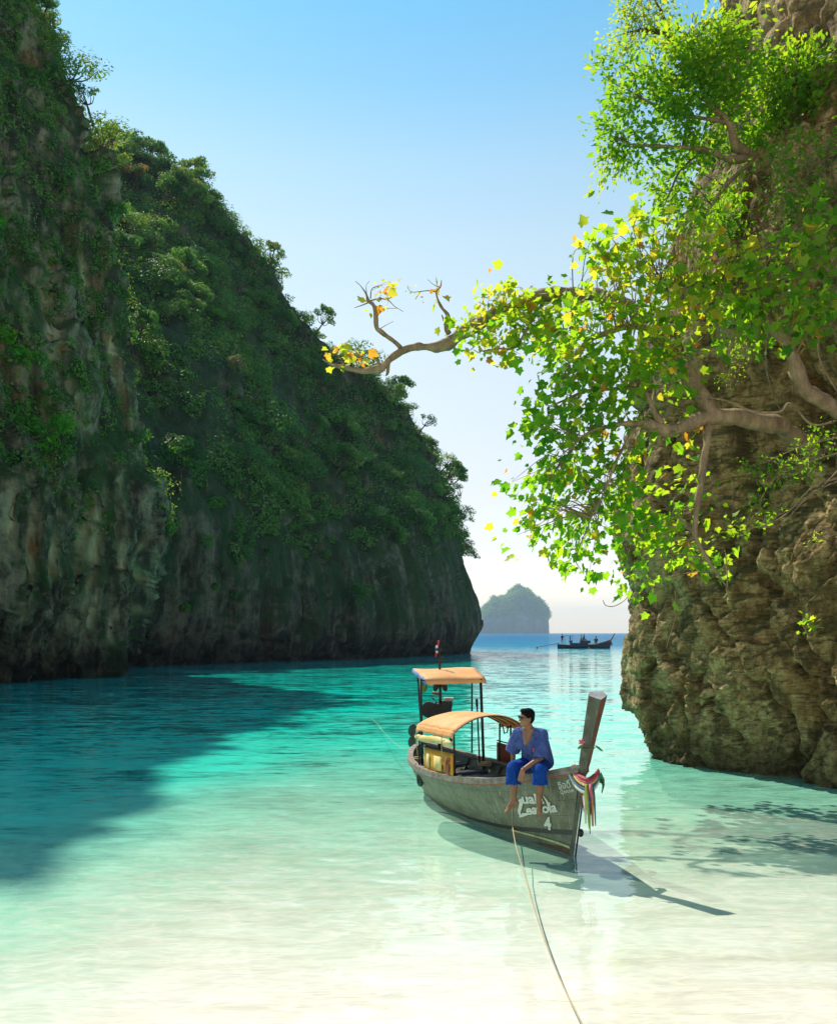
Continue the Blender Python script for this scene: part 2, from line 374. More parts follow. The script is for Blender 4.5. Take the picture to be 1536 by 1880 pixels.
def disp_far(G, N):
    d = flute(G, N, 1.25, 1.2, 1.2, .55, 31)
    lump = fbm(G / 5.0, 4, 44); d = d + np.clip((G[..., 2] - 14) / 14, 0, 1) * lump * 1.2
    edge = np.clip((G[..., 0] - 2) / 6, 0, 1); d = d * (1 - .55 * edge)
    return G + N * d[..., None]
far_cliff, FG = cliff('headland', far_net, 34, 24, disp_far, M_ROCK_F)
tag(far_cliff, 'dark forested headland sloping down to an overhanging point behind the boat', None, None, 'structure')

# --- right rock wall
def rc(base, pts): return [np.array(v, float) for v in pts]
Yc = 24.0
edge_px = [(1246, 1440, 24.2), (1238, 1402, 24.0), (1214, 1350, 24.1), (1182, 1298, 24.2), (1166, 1240, 24.4), (1165, 1170, 24.5), (1174, 1095, 24.6), (1142, 1015, 24.4), (1136, 940, 24.4),
           (1160, 840, 24.5), (1178, 700, 24.8), (1225, 520, 25.2), (1275, 330, 25.6), (1325, 150, 26), (1345, 0, 26.5), (1365, -160, 27), (1420, -330, 28.5), (1560, -380, 34)]
c_edge = np.array([P(*e) for e in edge_px])
zs = c_edge[:, 2]
def rcol(dx, dy, wob):
    out = []
    for i, p in enumerate(c_edge):
        z = p[2]; x0 = 6.3 + dx; y0 = 24 + dy
        lean = np.interp(z, [-1, 0, 1.0, 3, 5, 8, 12, 17, 22, 26], [.25, .3, 0, -.35, -.3, .15, .6, 1.2, 2.2, 3.0]) + wob * math.sin(z * .8 + dx * 2)
        ny, nx = .5, .87                                    # into the rock
        out.append([x0 + nx * lean, y0 + ny * lean, z])
    return np.array(out)
back1 = c_edge + np.array([1.5, 4.5, 0]); back2 = c_edge + np.array([8, 14, 0])
right_net = [back2, back1, c_edge * .5 + (c_edge + np.array([.25, 1.5, 0])) * .5, c_edge + np.array([.45, -.7, 0]), rcol(1.15, -2.1, .05), rcol(2.05, -3.5, .1), rcol(2.75, -4.75, .08), rcol(3.7, -6.2, .1), rcol(5.4, -8.2, 0), rcol(8.5, -10, 0)]
def disp_right(G, N):
    z = G[..., 2]
    big = fbm(G / 2.8, 3, 71)
    R = np.array([[.8, .3, .52], [0, .86, -.5], [-.6, .4, .69]]); wv = np.stack([fbm(G / 1.3, 3, 61 + i) for i in range(3)], -1) * .35; S = (G + wv) @ R.T
    blk = fbm(S * np.array([.55, .55, 1.0]), 4, 75); rid = fbm(S * np.array([.75, .75, 1.7]), 4, 78, ridge=True); flu = fbm((G + wv) * np.array([1.5, 1.5, .28]), 4, 88, ridge=True)
    st = fbm(S * np.array([.5, .5, 4.2]), 4, 81); fine = fbm(G / .2, 4, 85, ridge=True)
    w = G[..., 0] * .87 - G[..., 1] * .5 + z * .5 + 1.2 * fbm(G / 2.4, 3, 91)      # long slanting clefts between the buttresses
    cl = np.minimum(np.abs(((w / 2.1) % 1) - .5), .5) * 2.1
    groove = np.exp(-(cl / .14) ** 2) * np.clip(.6 + 1.2 * fbm(G / 2.2, 2, 95), 0, 1)
    pits = np.clip(fbm(G / .6, 3, 99) - .34, 0, 1)
    edge = np.clip((G[..., 0] - 5.2) / 1.2, .35, 1)
    fc = facets((G + wv) * np.array([.52, .52, .34]) @ R.T + .22 * blk[..., None], 140); f2 = facets((S + .1 * rid[..., None]) * np.array([1.7, 1.7, 3.2]), 150); f3 = facets(G * np.array([4.2, 4.2, 5.5]), 160)
    d = .40 * big + .14 * blk + .14 * rid + .12 * flu + .09 * st + .03 * fine + .55 * fc + .09 * f2 + .045 * f3 - .45 * groove - .5 * pits
    d = d - 1.5 * np.exp(-((z - 8.7 + .8 * big) / 1.7) ** 2) * np.clip((G[..., 0] - 6.6) / 1.6, 0, 1)      # a dark hollow behind the tree
    sc = np.clip((16 - z) / 6, .5, 1)
    return G + N * (-1 if FLIP_R else 1) * (d * edge * sc)[..., None]
FLIP_R = False
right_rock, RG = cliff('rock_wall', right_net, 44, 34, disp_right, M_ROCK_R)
tag(right_rock, 'warm brown limestone rock wall with undercut foot, filling the right edge', None, None, 'structure')

# ------------------------------------------------------------------ distant islands
def island(name, outline, Y, depth, seed, label):
    xs = np.array([o[0] for o in outline], float); ys = np.array([o[1] for o in outline], float)
    px = np.linspace(xs[0], xs[-1], 90); py = np.interp(px, xs, ys)
    G = []
    for a, b in zip(px, py):
        top = P(a, b, Y); row = []; u = (a - xs[0]) / (xs[-1] - xs[0]); hw = depth * math.sqrt(max(.03, 1 - (2 * u - 1) ** 2))
        for k in range(41):
            ph = math.pi * k / 40; s = abs(math.sin(ph)) ** .42
            row.append([top[0], Y - hw * math.cos(ph), -6 + (top[2] + 6) * s])
        G.append(row)
    G = np.array(G); N = grid_normals(G); d = 15 * fbm(G / 52, 4, seed) + 7 * fbm(G * np.array([1, 1, .25]) / 20, 3, seed + 4)
    G = G + N * d[..., None]
    return tag(obj(name, G.reshape(-1, 3), grid_faces(*G.shape[:2]), M_ROCK_I), label, None, None, 'structure'), G
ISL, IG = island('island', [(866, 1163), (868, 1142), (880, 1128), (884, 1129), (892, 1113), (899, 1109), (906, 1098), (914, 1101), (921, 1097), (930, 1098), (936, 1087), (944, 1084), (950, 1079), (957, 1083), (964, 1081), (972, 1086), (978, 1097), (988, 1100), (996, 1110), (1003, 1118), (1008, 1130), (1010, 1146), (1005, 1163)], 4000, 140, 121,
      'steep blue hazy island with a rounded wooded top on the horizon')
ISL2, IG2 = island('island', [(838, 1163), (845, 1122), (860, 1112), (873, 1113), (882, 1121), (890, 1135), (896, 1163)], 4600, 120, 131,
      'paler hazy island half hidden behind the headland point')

# ------------------------------------------------------------------ sea, sand
def depth_at(X, Y):
    return np.interp(Y, [-30, 0, 4, 6.3, 9, 12, 14, 18, 25, 40, 70, 120, 400], [2.0, .5, .15, -.02, -.07, -.16, -.3, -.55, -1.1, -2.3, -4, -7, -12])
ys = np.concatenate([np.linspace(-30, 5, 20), np.linspace(5.2, 40, 180), np.geomspace(41, 8800, 56)])
xs = np.concatenate([np.linspace(-4800, -60, 18), np.linspace(-50, -12, 20), np.linspace(-11, 14, 130), np.linspace(15, 60, 20), np.linspace(80, 4800, 18)])
XX, YY = np.meshgrid(xs, ys, indexing='ij')
ZZ = depth_at(XX, YY) + .03 * fbm(np.stack([XX / 2.5, YY / 1.2, 0 * XX], -1), 3, 141) * (np.abs(XX) < 60) * np.clip((YY - 5) / 4, 0, 1)
m = Mat('white_sand'); pv = m.coords((1, 1, 1)); pw = m.coords((.55, 2.2, 1))
n = m.noise(.7, 5, .6, pw, 1.2); g = m.noise(60, 3, .7, pv)
c = m.ramp(n, [(.3, (.74, .69, .57)), (.5, (.84, .80, .69)), (.7, (.88, .85, .77))])
M_SAND = m.done(m.bsdf(c, .9, m.bump(m.math('ADD', m.noise(2.6, 4, .5, pw, 1.5), m.math('MULTIPLY', g, .05)), .35, .06), Specular_IOR_Level=.15))
sand = tag(obj('seabed', np.stack([XX, YY, ZZ], -1).reshape(-1, 3), grid_faces(*XX.shape), M_SAND), 'pale cream sand of the beach running down under the clear shallow water', None, None, 'structure')

def water_mat():
    m = Mat('sea_water')
    pos = m.n('ShaderNodeNewGeometry').outputs['Position']; xyz = m.n('ShaderNodeSeparateXYZ', {0: pos}); X, Y = xyz.outputs[0], xyz.outputs[1]
    wob = m.math('MULTIPLY', m.math('SUBTRACT', m.noise(.06, 4, .55, m.coords((1, 1, 1))), .5), .5)
    # bathymetry: how much water lies over the sand grows with the distance from the beach (a shoal runs along the right-hand rock); the steep left term also paints in the teal of the cliff's shade
    yy = m.math('ADD', Y, m.math('MULTIPLY', m.math('MINIMUM', m.math('ADD', X, 2.5), 0.0), -2.1)); yy = m.math('ADD', yy, m.math('MULTIPLY', X, -.2)); yy = m.math('MAXIMUM', yy, 2.0)
    lg = m.math('ADD', m.math('LOGARITHM', yy, 10.0), wob)
    t = m.n('ShaderNodeMapRange', {0: lg, 1: .9, 2: 2.7, 3: 0.0, 4: 1.0}).outputs[0]
    col = m.ramp(t, [(0, (.66, .82, .60)), (.12, (.55, .9, .64)), (.2, (.40, .92, .66)), (.3, (.08, .82, .60)), (.4, (.0, .66, .50)), (.52, (.0, .49, .39)), (.66, (.0, .38, .33)), (.76, (.0, .17, .27)), (1, (.0, .115, .24))])
    opa = m.ramp(t, [(0, 0.0), (.08, .11), (.2, .46), (.3, .76), (.42, .95), (.6, 1.0)])
    # ripples: slopes taken straight from noise vectors, so that far water keeps the mean slope of its waves
    def slope(scale, stretch, rot, amp, det=3, dist=.5):
        c = m.n('ShaderNodeTexNoise', {'Vector': m.coords(stretch, (0, 0, rot)), 'Scale': scale, 'Detail': det, 'Roughness': .55, 'Distortion': dist}).outputs['Color']
        d = m.n('ShaderNodeVectorMath', {0: c, 1: (.5, .5, .5)}, operation='SUBTRACT').outputs[0]
        return m.n('ShaderNodeVectorMath', {0: d, 1: (amp * .7, amp * 1.3, 0)}, operation='MULTIPLY').outputs[0]
    va = lambda a, b: m.n('ShaderNodeVectorMath', {0: a, 1: b}, operation='ADD').outputs[0]
    sl = va(va(slope(1.1, (.5, 1.3, 1), .12, .26), slope(4.2, (.5, 1.2, 1), -.2, .26)), slope(.25, (.6, 1.4, 1), .05, .12))
    calm = m.n('ShaderNodeMapRange', {0: Y, 1: 8.0, 2: 24.0, 3: .4, 4: 1.0}).outputs[0]
    calm = m.math('ADD', calm, m.n('ShaderNodeMapRange', {0: Y, 1: 90.0, 2: 260.0, 3: 0.0, 4: 1.3}).outputs[0])
    sl = m.n('ShaderNodeVectorMath', {0: sl, 'Scale': calm}, operation='SCALE').outputs[0]
    b = m.n('ShaderNodeVectorMath', {0: va(sl, (0, 0, 1))}, operation='NORMALIZE').outputs[0]
    rip = m.math('MULTIPLY', m.math('SUBTRACT', m.noise(2.6, 4, .6, m.coords((.55, 1.3, 1), (0, 0, .1)), 1.4), .5), .55)
    opa = m.n('ShaderNodeClamp', {0: m.math('ADD', opa, m.math('MULTIPLY', rip, m.math('SUBTRACT', 1.0, m.math('ABSOLUTE', m.math('SUBTRACT', m.math('MULTIPLY', opa, 2.0), 1.0)))))}).outputs[0]
    tint = m.ramp(t, [(0, (.985, 1, .985)), (.1, (.86, 1, .92)), (.2, (.64, 1, .83)), (.45, (.36, .97, .8))])
    # caustic light lines, painted into the transparent tint as a noise pattern
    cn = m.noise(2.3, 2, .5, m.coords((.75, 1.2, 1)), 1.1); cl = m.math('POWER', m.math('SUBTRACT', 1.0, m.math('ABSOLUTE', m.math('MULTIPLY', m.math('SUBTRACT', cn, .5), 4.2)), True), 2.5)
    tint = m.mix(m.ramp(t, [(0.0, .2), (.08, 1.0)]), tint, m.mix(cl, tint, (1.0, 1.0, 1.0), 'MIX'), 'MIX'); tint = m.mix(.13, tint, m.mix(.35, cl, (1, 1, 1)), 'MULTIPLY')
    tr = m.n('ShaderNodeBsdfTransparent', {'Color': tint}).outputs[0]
    df = m.n('ShaderNodeBsdfDiffuse', {'Color': col, 'Normal': b}).outputs[0]
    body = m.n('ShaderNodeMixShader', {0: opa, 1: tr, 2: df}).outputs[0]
    gl = m.n('ShaderNodeBsdfGlossy', {'Color': (1, 1, 1), 'Roughness': .05, 'Normal': b}).outputs[0]
    fr = m.n('ShaderNodeFresnel', {'IOR': 1.33, 'Normal': b}).outputs[0]
    fr = m.math('MINIMUM', fr, m.n('ShaderNodeMapRange', {0: Y, 1: 100.0, 2: 230.0, 3: .95, 4: .16}).outputs[0])   # steep wave faces hide the grazing mirror far out
    return m.done(m.n('ShaderNodeMixShader', {0: fr, 1: body, 2: gl}).outputs[0])
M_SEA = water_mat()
ys = np.concatenate([np.linspace(-10, 60, 40), np.geomspace(62, 8700, 56)]); xs = np.concatenate([np.linspace(-4700, -62, 24), np.linspace(-60, 60, 60), np.linspace(62, 4700, 24)])
XX, YY = np.meshgrid(xs, ys, indexing='ij')
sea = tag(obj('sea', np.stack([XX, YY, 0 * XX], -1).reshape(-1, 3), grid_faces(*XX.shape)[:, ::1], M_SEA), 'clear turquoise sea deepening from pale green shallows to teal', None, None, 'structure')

# ------------------------------------------------------------------ air
mb = MB().box((0, 4450, 108), (9900, 9100, 250))
m = Mat('air'); m.t.links.new(m.n('ShaderNodeVolumePrincipled', {'Color': (.62, .83, 1), 'Density': .00013, 'Anisotropy': 0.0}).outputs[0], m.out.inputs['Volume'])
haze = tag(mb.build('haze', m.m, None, False), 'thin bluish sea haze over the whole bay', None, None, 'stuff')
# ------------------------------------------------------------------ foliage tools
def frames(nrm, rng):
    r = unit(rng.normal(size=nrm.shape)); t = unit(np.cross(nrm, r)); b = np.cross(nrm, t); return t, b
def scatter(tv, tf, pos, X, Y, Z, size, curl=None):
    """template verts tv (K,3), faces tf (M,k) placed with axes X,Y,Z (N,3) and size (N,)"""
    if curl is not None: Z = Z * curl[:, None]
    V = pos[:, None] + size[:, None, None] * (tv[None, :, 0, None] * X[:, None] + tv[None, :, 1, None] * Y[:, None] + tv[None, :, 2, None] * Z[:, None])
    k = len(tv); Fc = (tf[None] + (np.arange(len(pos)) * k)[:, None, None]).reshape(-1, tf.shape[1])
    return V.reshape(-1, 3), Fc
CARD_V = np.array([[0, -.5, 0], [.27, -.05, .06], [0, .5, -.04], [-.27, -.05, .06]]); CARD_F = np.array([[0, 1, 2, 3]])
def leaf_cloud(cen, rad, per, size, rng, up=.6, shell=.62, jag=.35, hang=0.0):
    """leaf-sized faces spread through lumpy ellipsoids"""
    cen = np.asarray(cen, float); rad = np.asarray(rad, float); n = len(cen)
    if rad.ndim == 1: rad = rad[:, None] * np.array([1, 1, .75])
    idx = np.repeat(np.arange(n), per); d = unit(rng.normal(size=(len(idx), 3)))
    lump = 1 + jag * vnoise(d * 1.9 + idx[:, None] * 7.3, 3)
    r = (shell + (1 - shell) * rng.random(len(idx)) ** .6) * lump
    pos = cen[idx] + d * r[:, None] * rad[idx]
    nrm = unit(d * 1.15 + np.array([0, 0, up]) + rng.normal(size=d.shape) * .38)
    t, b = frames(nrm, rng)
    if hang: b = unit(b * (1 - hang) + np.array([0, 0, -1.0]) * hang); t = unit(np.cross(b, nrm)); nrm = np.cross(t, b)
    sz = size * (.6 + .8 * rng.random(len(idx)))
    V, Fc = scatter(CARD_V, CARD_F, pos, t, b, nrm, sz)
    ti = np.clip(.5 + .22 * vnoise(cen[idx] * .9, 5) * 1.6 + rng.normal(size=len(idx)) * .16, 0, 1)
    return V, Fc, np.repeat(ti, 4)

# --- a handful of tree and shrub kinds for the left-hand cliffs; every copy is an object of its own
class Kind: pass
def make_kind(seed, blobs, per, size, leaf, trunk_h, spread, bark=None, up=.7, hang=0.0, shell=.6):
    rng = np.random.default_rng(seed); k = Kind(); cen, rad, mb = [], [], MB()
    base = np.array([0, 0, -.8]); fork = np.array([.1 * spread, 0, trunk_h * .45])
    mb.tube(spline([base, base * .4 + fork * .6, fork], 4), np.linspace(.16, .11, 9), 6)
    for i in range(blobs):
        a = 2 * math.pi * (i + .7 * rng.random()) / blobs; rr = spread * (.35 + .65 * rng.random()) * (1 if i else .1)
        c = np.array([rr * math.cos(a), rr * math.sin(a), trunk_h * (.75 + .45 * rng.random()) - .18 * rr])
        R = spread * (.34 + .2 * rng.random()); cen.append(c); rad.append([R, R, R * (.5 + .25 * rng.random())])
        mid = fork * .5 + c * .5 + np.array([0, 0, -.15 * trunk_h]); mb.tube(spline([fork, mid, c], 4), np.linspace(.085, .025, 9), 5)
    V, Fc, ti = leaf_cloud(cen, rad, per, size, rng, up, shell, .35, hang)
    k.crown = np_mesh('crown', V, Fc, leaf, False, None, ti); v = np.concatenate(mb.v)
    k.trunk = np_mesh('trunk', v, mb.f, bark or M_BARK_D, True); return k
KINDS = {
    'round': make_kind(1, 7, 150, .34, M_FOREST, 2.2, 1.9), 'broad': make_kind(2, 10, 130, .34, M_FOREST, 2.6, 2.7, None, .9),
    'tall': make_kind(3, 8, 140, .34, M_FOREST, 4.0, 1.9), 'flat': make_kind(4, 11, 110, .32, M_FOREST, 2.4, 3.2, None, 1.2),
    'thin': make_kind(5, 9, 46, .32, M_FOREST, 3.6, 1.8, None, .8), 'weep': make_kind(6, 8, 130, .36, M_FOREST, 2.4, 1.9, None, .5, .5),
    'pale': make_kind(7, 7, 120, .34, M_FOREST_PALE, 2.2, 1.7), 'gold': make_kind(8, 8, 110, .34, M_FOREST_GOLD, 3.0, 2.0), 'fresh': make_kind(9, 8, 130, .32, M_FRESH, 2.2, 1.9)}
def plant(name, kind, pos, s, rz, lean, label, cat, group=None):
    k = KINDS[kind]; t = bpy.data.objects.new(name, None); COL.objects.link(t); t.empty_display_size = .2; t.location = pos
    ax = Vector((lean[0], lean[1], 1.0)); t.rotation_euler = (ax.to_track_quat('Z', 'Y').to_matrix() @ Matrix.Rotation(rz, 3, 'Z')).to_euler(); t.scale = (s, s, s)
    tag(t, label, cat, group)
    for nm, me in (('trunk', k.trunk), ('crown', k.crown)):
        c = bpy.data.objects.new(nm, me); COL.objects.link(c); c.parent = t
    return t

def sample(G, N, n, rng, mask):
    a, b = G.shape[:2]; pts, nn = [], []
    A = np.linalg.norm(np.cross(G[1:, :-1] - G[:-1, :-1], G[:-1, 1:] - G[:-1, :-1]), axis=-1) * mask(G[:-1, :-1], N[:-1, :-1])
    w = (A / A.sum()).ravel(); i = rng.choice(len(w), n, p=w); x, y = np.divmod(i, b - 1); f = rng.random((n, 2, 1))
    p = G[x, y] + (G[x + 1, y] - G[x, y]) * f[:, 0] + (G[x, y + 1] - G[x, y]) * f[:, 1]
    return p, N[x, y]
def in_view(p, m=60):
    px = CX + F * p[..., 0] / np.maximum(p[..., 1], 1); py = HY - F * (p[..., 2] - CAMH) / np.maximum(p[..., 1], 1)
    return (px > -m) & (px < 1536 + m) & (py > -m) & (py < 1880)
rng = np.random.default_rng(5)

# far headland: a closed wood, thinning to bare fluted rock near the water
FN = grid_normals(FG)
def far_mask(g, n):
    z = g[..., 2]; ht = np.interp(g[..., 0], [-45, -20, -8, 2, 11], [8, 8, 11, 14, 14]) + 5 * fbm(g / 9, 3, 201)
    patch = fbm(g / 6.0, 3, 205)
    return (np.clip((z - ht) / 5, 0, 1) * (.35 + (patch > -.25)) + .05 * (z > 5) * (patch > .1)) * in_view(g)
p, n = sample(FG, FN, 2150, rng, far_mask)
r = .8 + 1.3 * rng.random(len(p)) ** 1.5; r *= np.clip((p[:, 2] - 4) / 16, .45, 1)
V, Fc, ti = leaf_cloud(p + n * (r * .35)[:, None] + np.array([0, 0, .1]), r[:, None] * np.array([1, 1, .8]), 130, .38, rng, .8, .7, .4)
tag(obj('undergrowth', V, Fc, M_FOREST, None, False, None, ti), 'dense dark green shrubs matting the far headland', None, None, 'stuff')
def tall_enough(g, nn): return far_mask(g, nn) * (g[..., 2] > 15)
p, n = sample(FG, FN, 230, rng, tall_enough)
kn = ['round', 'broad', 'tall', 'weep', 'flat']
LAB = {'round': ('round dark green bush among many alike on the shaded far headland', 'bushy trees on the shaded headland'),
       'broad': ('broad spreading dark green tree among many alike on the far headland', 'spreading trees on the shaded headland'),
       'tall': ('tall narrow dark green tree among many alike on the far headland', 'tall trees on the shaded headland'),
       'weep': ('drooping dark green tree among many alike on the far headland', 'drooping trees on the shaded headland'),
       'flat': ('flat topped dark green tree among many alike on the far headland', 'flat topped trees on the shaded headland')}
for i in range(len(p)):
    k = kn[rng.integers(5)]; plant('tree', k, p[i] + n[i] * .2, .65 + .55 * rng.random(), rng.random() * 6.3, n[i][:2] * .8, LAB[k][0], 'tree', LAB[k][1])
# crowns that break the skyline of the headland
sky_line = [(205, 262, 'gold', 1.25), (232, 280, 'broad', 1.0), (262, 292, 'round', 1.0), (300, 312, 'broad', 1.1), (345, 338, 'broad', 1.0), (372, 372, 'round', .9), (402, 408, 'flat', .9), (420, 450, 'round', .8),
            (455, 492, 'round', .95), (486, 520, 'tall', .75), (512, 560, 'round', .9), (545, 590, 'broad', .95), (575, 615, 'round', .9), (612, 655, 'broad', .9), (660, 690, 'broad', 1.0), (700, 718, 'round', .9), (738, 752, 'broad', .75)]
for i, (a, b, k, s) in enumerate(sky_line):
    g = P(a, b, np.interp(a, [190, 330, 480, 600, 740], [159, 159, 155, 151.5, 149.5]))
    lab = 'golden leaved tree catching the sun beside the near cliff edge' if k == 'gold' else {'broad': 'broad crown breaking the sunlit skyline of the headland', 'round': 'round crown breaking the sunlit skyline of the headland',
          'flat': 'flat topped crown on the skyline between rounder ones', 'tall': 'narrow upright crown on the skyline of the headland'}[k]
    plant('tree', k, g + np.array([0, 0, -1.6 * s]), s, rng.random() * 6.3, (0.1, -.1), lab, 'tree', None if k in ('gold', 'flat', 'tall') else {'broad': 'broad crowns along the skyline', 'round': 'round crowns along the skyline'}[k])
for a, b, k, s, lab in [(772, 792, 'thin', .8, 'thin airy tree on the steep ridge, highest of the sparse ones above the point'), (806, 868, 'thin', .85, 'sparse tree leaning out over the sky halfway down the point'),
                        (822, 905, 'thin', .6, 'small sparse tree just below the leaning one on the point'), (838, 958, 'thin', .85, 'wispy tree silhouetted against the sky low on the point'),
                        (846, 1010, 'thin', .55, 'lowest wispy shrub silhouetted on the edge of the point'), (790, 830, 'round', .7, 'rounded bush on the ridge between two thin trees'),
                        (742, 940, 'flat', .95, 'flat bright green tree spreading from the bare lower face of the point'), (650, 1105, 'weep', .75, 'low hanging bush above the waterline of the headland'),
                        (416, 688, 'pale', .8, 'pale blossoming tree among dark ones in the middle of the headland'), (330, 540, 'fresh', .85, 'bright green sunlit tree on the upper headland slope'),
                        (395, 590, 'fresh', .6, 'smaller bright green tree right of the bigger sunlit one'), (260, 470, 'pale', 1.0, 'greyish pale tree in sun beside the near cliff'), (285, 520, 'pale', .8, 'second greyish pale tree just below the first'),
                        (245, 350, 'gold', 1.1, 'yellowing tree below the golden one beside the near cliff'), (480, 800, 'broad', 1.25, 'large grey green spreading tree in the middle of the shaded slope')]:
    # find the slope point seen at this place
    gp = CX + F * FG[..., 0] / FG[..., 1]; gy = HY - F * (FG[..., 2] - CAMH) / FG[..., 1]
    half = slice(0, FG.shape[1]); d = (gp - a) ** 2 + (gy - b) ** 2 + .0 * FG[..., 1]; i = np.unravel_index(np.argmin(d + (FG[..., 1] - 100) * .6), d.shape)
    nm = unit(FN[i]); plant('shrub' if 'bush' in lab or 'shrub' in lab else 'tree', k, FG[i] + nm * .3, s, rng.random() * 6.3, nm[:2] * 1.0 + np.array([.25, 0]) * (k == 'thin'), lab, 'shrub' if 'bush' in lab or 'shrub' in lab else 'tree')

# near cliff: moss and shrubs in patches, bare dripstone between
NN = grid_normals(NG); TN = tintN
def near_mask(g, n):
    z = g[..., 2]; pa = fbm(g * np.array([1, 1, .6]) / 6.5, 4, 221); top = np.clip((z - 34) / 14, 0, 1)
    low = np.clip((z - 9) / 6, 0, 1)
    return (np.clip((pa + .02 + .35 * top) * 4, 0, 1) * low * (.5 + .5 * top) + .015 * (z > 6)) * in_view(g, 120) * (g[..., 1] < 84) * (1 - .9 * TN[:-1, :-1])
p, n = sample(NG, NN, 1700, rng, near_mask)
r = .3 + .75 * rng.random(len(p)) ** 1.8
V, Fc, ti = leaf_cloud(p + n * (r * .25)[:, None], r[:, None] * np.array([1, 1, .95]), 80, .24, rng, .7, .55, .45, .25)
tag(obj('undergrowth', V, Fc, M_FOREST, None, False, None, ti), 'patches of dark green creepers and shrubs clinging to the near cliff', None, None, 'stuff')
p, n = sample(NG, NN, 46, rng, lambda g, nn: near_mask(g, nn) * (g[..., 2] > 12))
for i in range(len(p)):
    k = ['round', 'weep', 'broad', 'flat'][rng.integers(4)]
    plant('shrub', k, p[i] + n[i] * .1, .35 + .3 * rng.random(), rng.random() * 6.3, n[i][:2] * 1.1,
          {'round': 'small round shrub clinging to the dark near cliff face', 'weep': 'small drooping shrub clinging to the dark near cliff face', 'broad': 'small spreading shrub on the dark near cliff face', 'flat': 'small flat shrub on the dark near cliff face'}[k], 'shrub', k + ' shrubs on the near cliff')
def on_near(a, b):
    gp = CX + F * NG[..., 0] / NG[..., 1]; gy = HY - F * (NG[..., 2] - CAMH) / NG[..., 1]
    d = (gp - a) ** 2 + (gy - b) ** 2 + (NG[..., 1] - 60) * 2; i = np.unravel_index(np.argmin(d), d.shape); return NG[i], unit(NN[i])
for a, b, k, s, lab in [(126, 95, 'tall', .85, 'topmost dark tree jutting from the cliff edge against the sky'), (158, 160, 'flat', .95, 'dark tree leaning far out from the cliff edge below the topmost one'), (186, 232, 'thin', .7, 'thin ragged shrub on the cliff edge against the sky'),
                        (100, 8, 'round', .6, 'highest bush on the cliff edge, cut by the top of the frame'), (140, 120, 'broad', .8, 'broad dark tree on the cliff edge between the topmost and the leaning one'), (200, 290, 'broad', .8, 'spreading green tree on the cliff edge above the upper right bush'), (108, 55, 'round', .6, 'bush on the cliff edge near the top of the frame'), (30, 700, 'fresh', 1.1, 'vivid green bush at the left edge halfway up the cliff'), (60, 832, 'fresh', 1.2, 'vivid green shrub reaching out in flat tiers from the left edge'),
                        (118, 828, 'flat', .6, 'low green shrub right of the vivid tiered one'), (10, 470, 'fresh', .95, 'green bush at the left edge above the vivid ones'), (18, 640, 'gold', .5, 'yellowish brown bush just above the vivid green one at the left edge'),
                        (262, 845, 'weep', .8, 'dark green bush hanging on the right shoulder of the near cliff'), (215, 340, 'round', .9, 'green bush on the upper right edge of the near cliff'), (228, 430, 'weep', .8, 'hanging green bush on the right edge of the near cliff'),
                        (292, 930, 'fresh', .7, 'bright green shrub sticking out low on the right edge of the near cliff'), (290, 985, 'round', .7, 'dark shrub under the bright one low on the cliff edge'), (300, 1020, 'gold', .45, 'orange tinted shrub lowest on the right edge of the near cliff')]:
    g, nm = on_near(a, b); plant('tree' if 'tree' in lab else 'shrub', k, g + nm * .15, s, rng.random() * 6.3, nm[:2] * 1.1 + np.array([.3, 0]), lab, 'tree' if 'tree' in lab else 'shrub')

# wood on the distant island
IN = grid_normals(IG)
p, n = sample(IG, IN, 1100, rng, lambda g, nn: (g[..., 2] > 75 + 40 * fbm(g / 60, 3, 241)) * (g[..., 1] < 4060) + 0.0)
V, Fc, ti = leaf_cloud(p, (7 + 12 * rng.random(len(p)))[:, None] * np.array([1, 1, .8]), 26, 6.5, rng, .8, .6, .4)
tag(obj('treetops', V, Fc, M_FOREST, None, False, None, ti), 'haze blue wood covering the top of the distant island', None, None, 'stuff')

# ------------------------------------------------------------------ the trees that lean out from the right-hand rock
LOBE = np.array([[0, 0, 0], [.2, -.1, .03], [.44, .02, .07], [.40, .26, .05], [.56, .52, .1], [.3, .58, .03], [0, 1, -.08], [-.3, .58, .03], [-.56, .52, .1], [-.40, .26, .05], [-.44, .02, .07], [-.2, -.1, .03]])
LOBE_V = LOBE - np.array([0, .35, 0]); LOBE_F = np.array([[0, 1, 2, 3, 4, 5, 6], [0, 6, 7, 8, 9, 10, 11]])
OVAL_V = np.array([[0, -.5, 0], [.2, -.22, .04], [.23, .1, .05], [0, .55, -.05], [-.23, .1, .05], [-.2, -.22, .04]]); OVAL_F = np.array([[0, 1, 2, 3, 4, 5]])

def limb(mb, pts, n=7, seg=7, wob=.25):
    """pts: (photo x, photo y, distance, radius); returns the centre line"""
    w = np.array([[*P(a, b, y), r] for a, b, y, r in pts]); s = spline(w, seg)
    k = fbm(s[:, :3] * 1.7, 3, 301); k2 = np.stack([vnoise(s[:, :3] * 2.2, 311 + i) for i in range(3)], 1)
    r = np.maximum(s[:, 3], .006); c = s[:, :3] + k2 * (r * .5)[:, None]
    tv_, tf_ = tube(c, r * (1 + wob * k * 2), n); ci = np.repeat(c, n, 0)
    if r.max() > .05: tv_ = ci + (tv_ - ci) * (1 + .34 * fbm(tv_ * 7.0, 3, 321) + .22 * np.abs(vnoise(tv_ * 2.6, 331)))[:, None]
    mb.add(tv_, tf_); return np.column_stack([c, r])

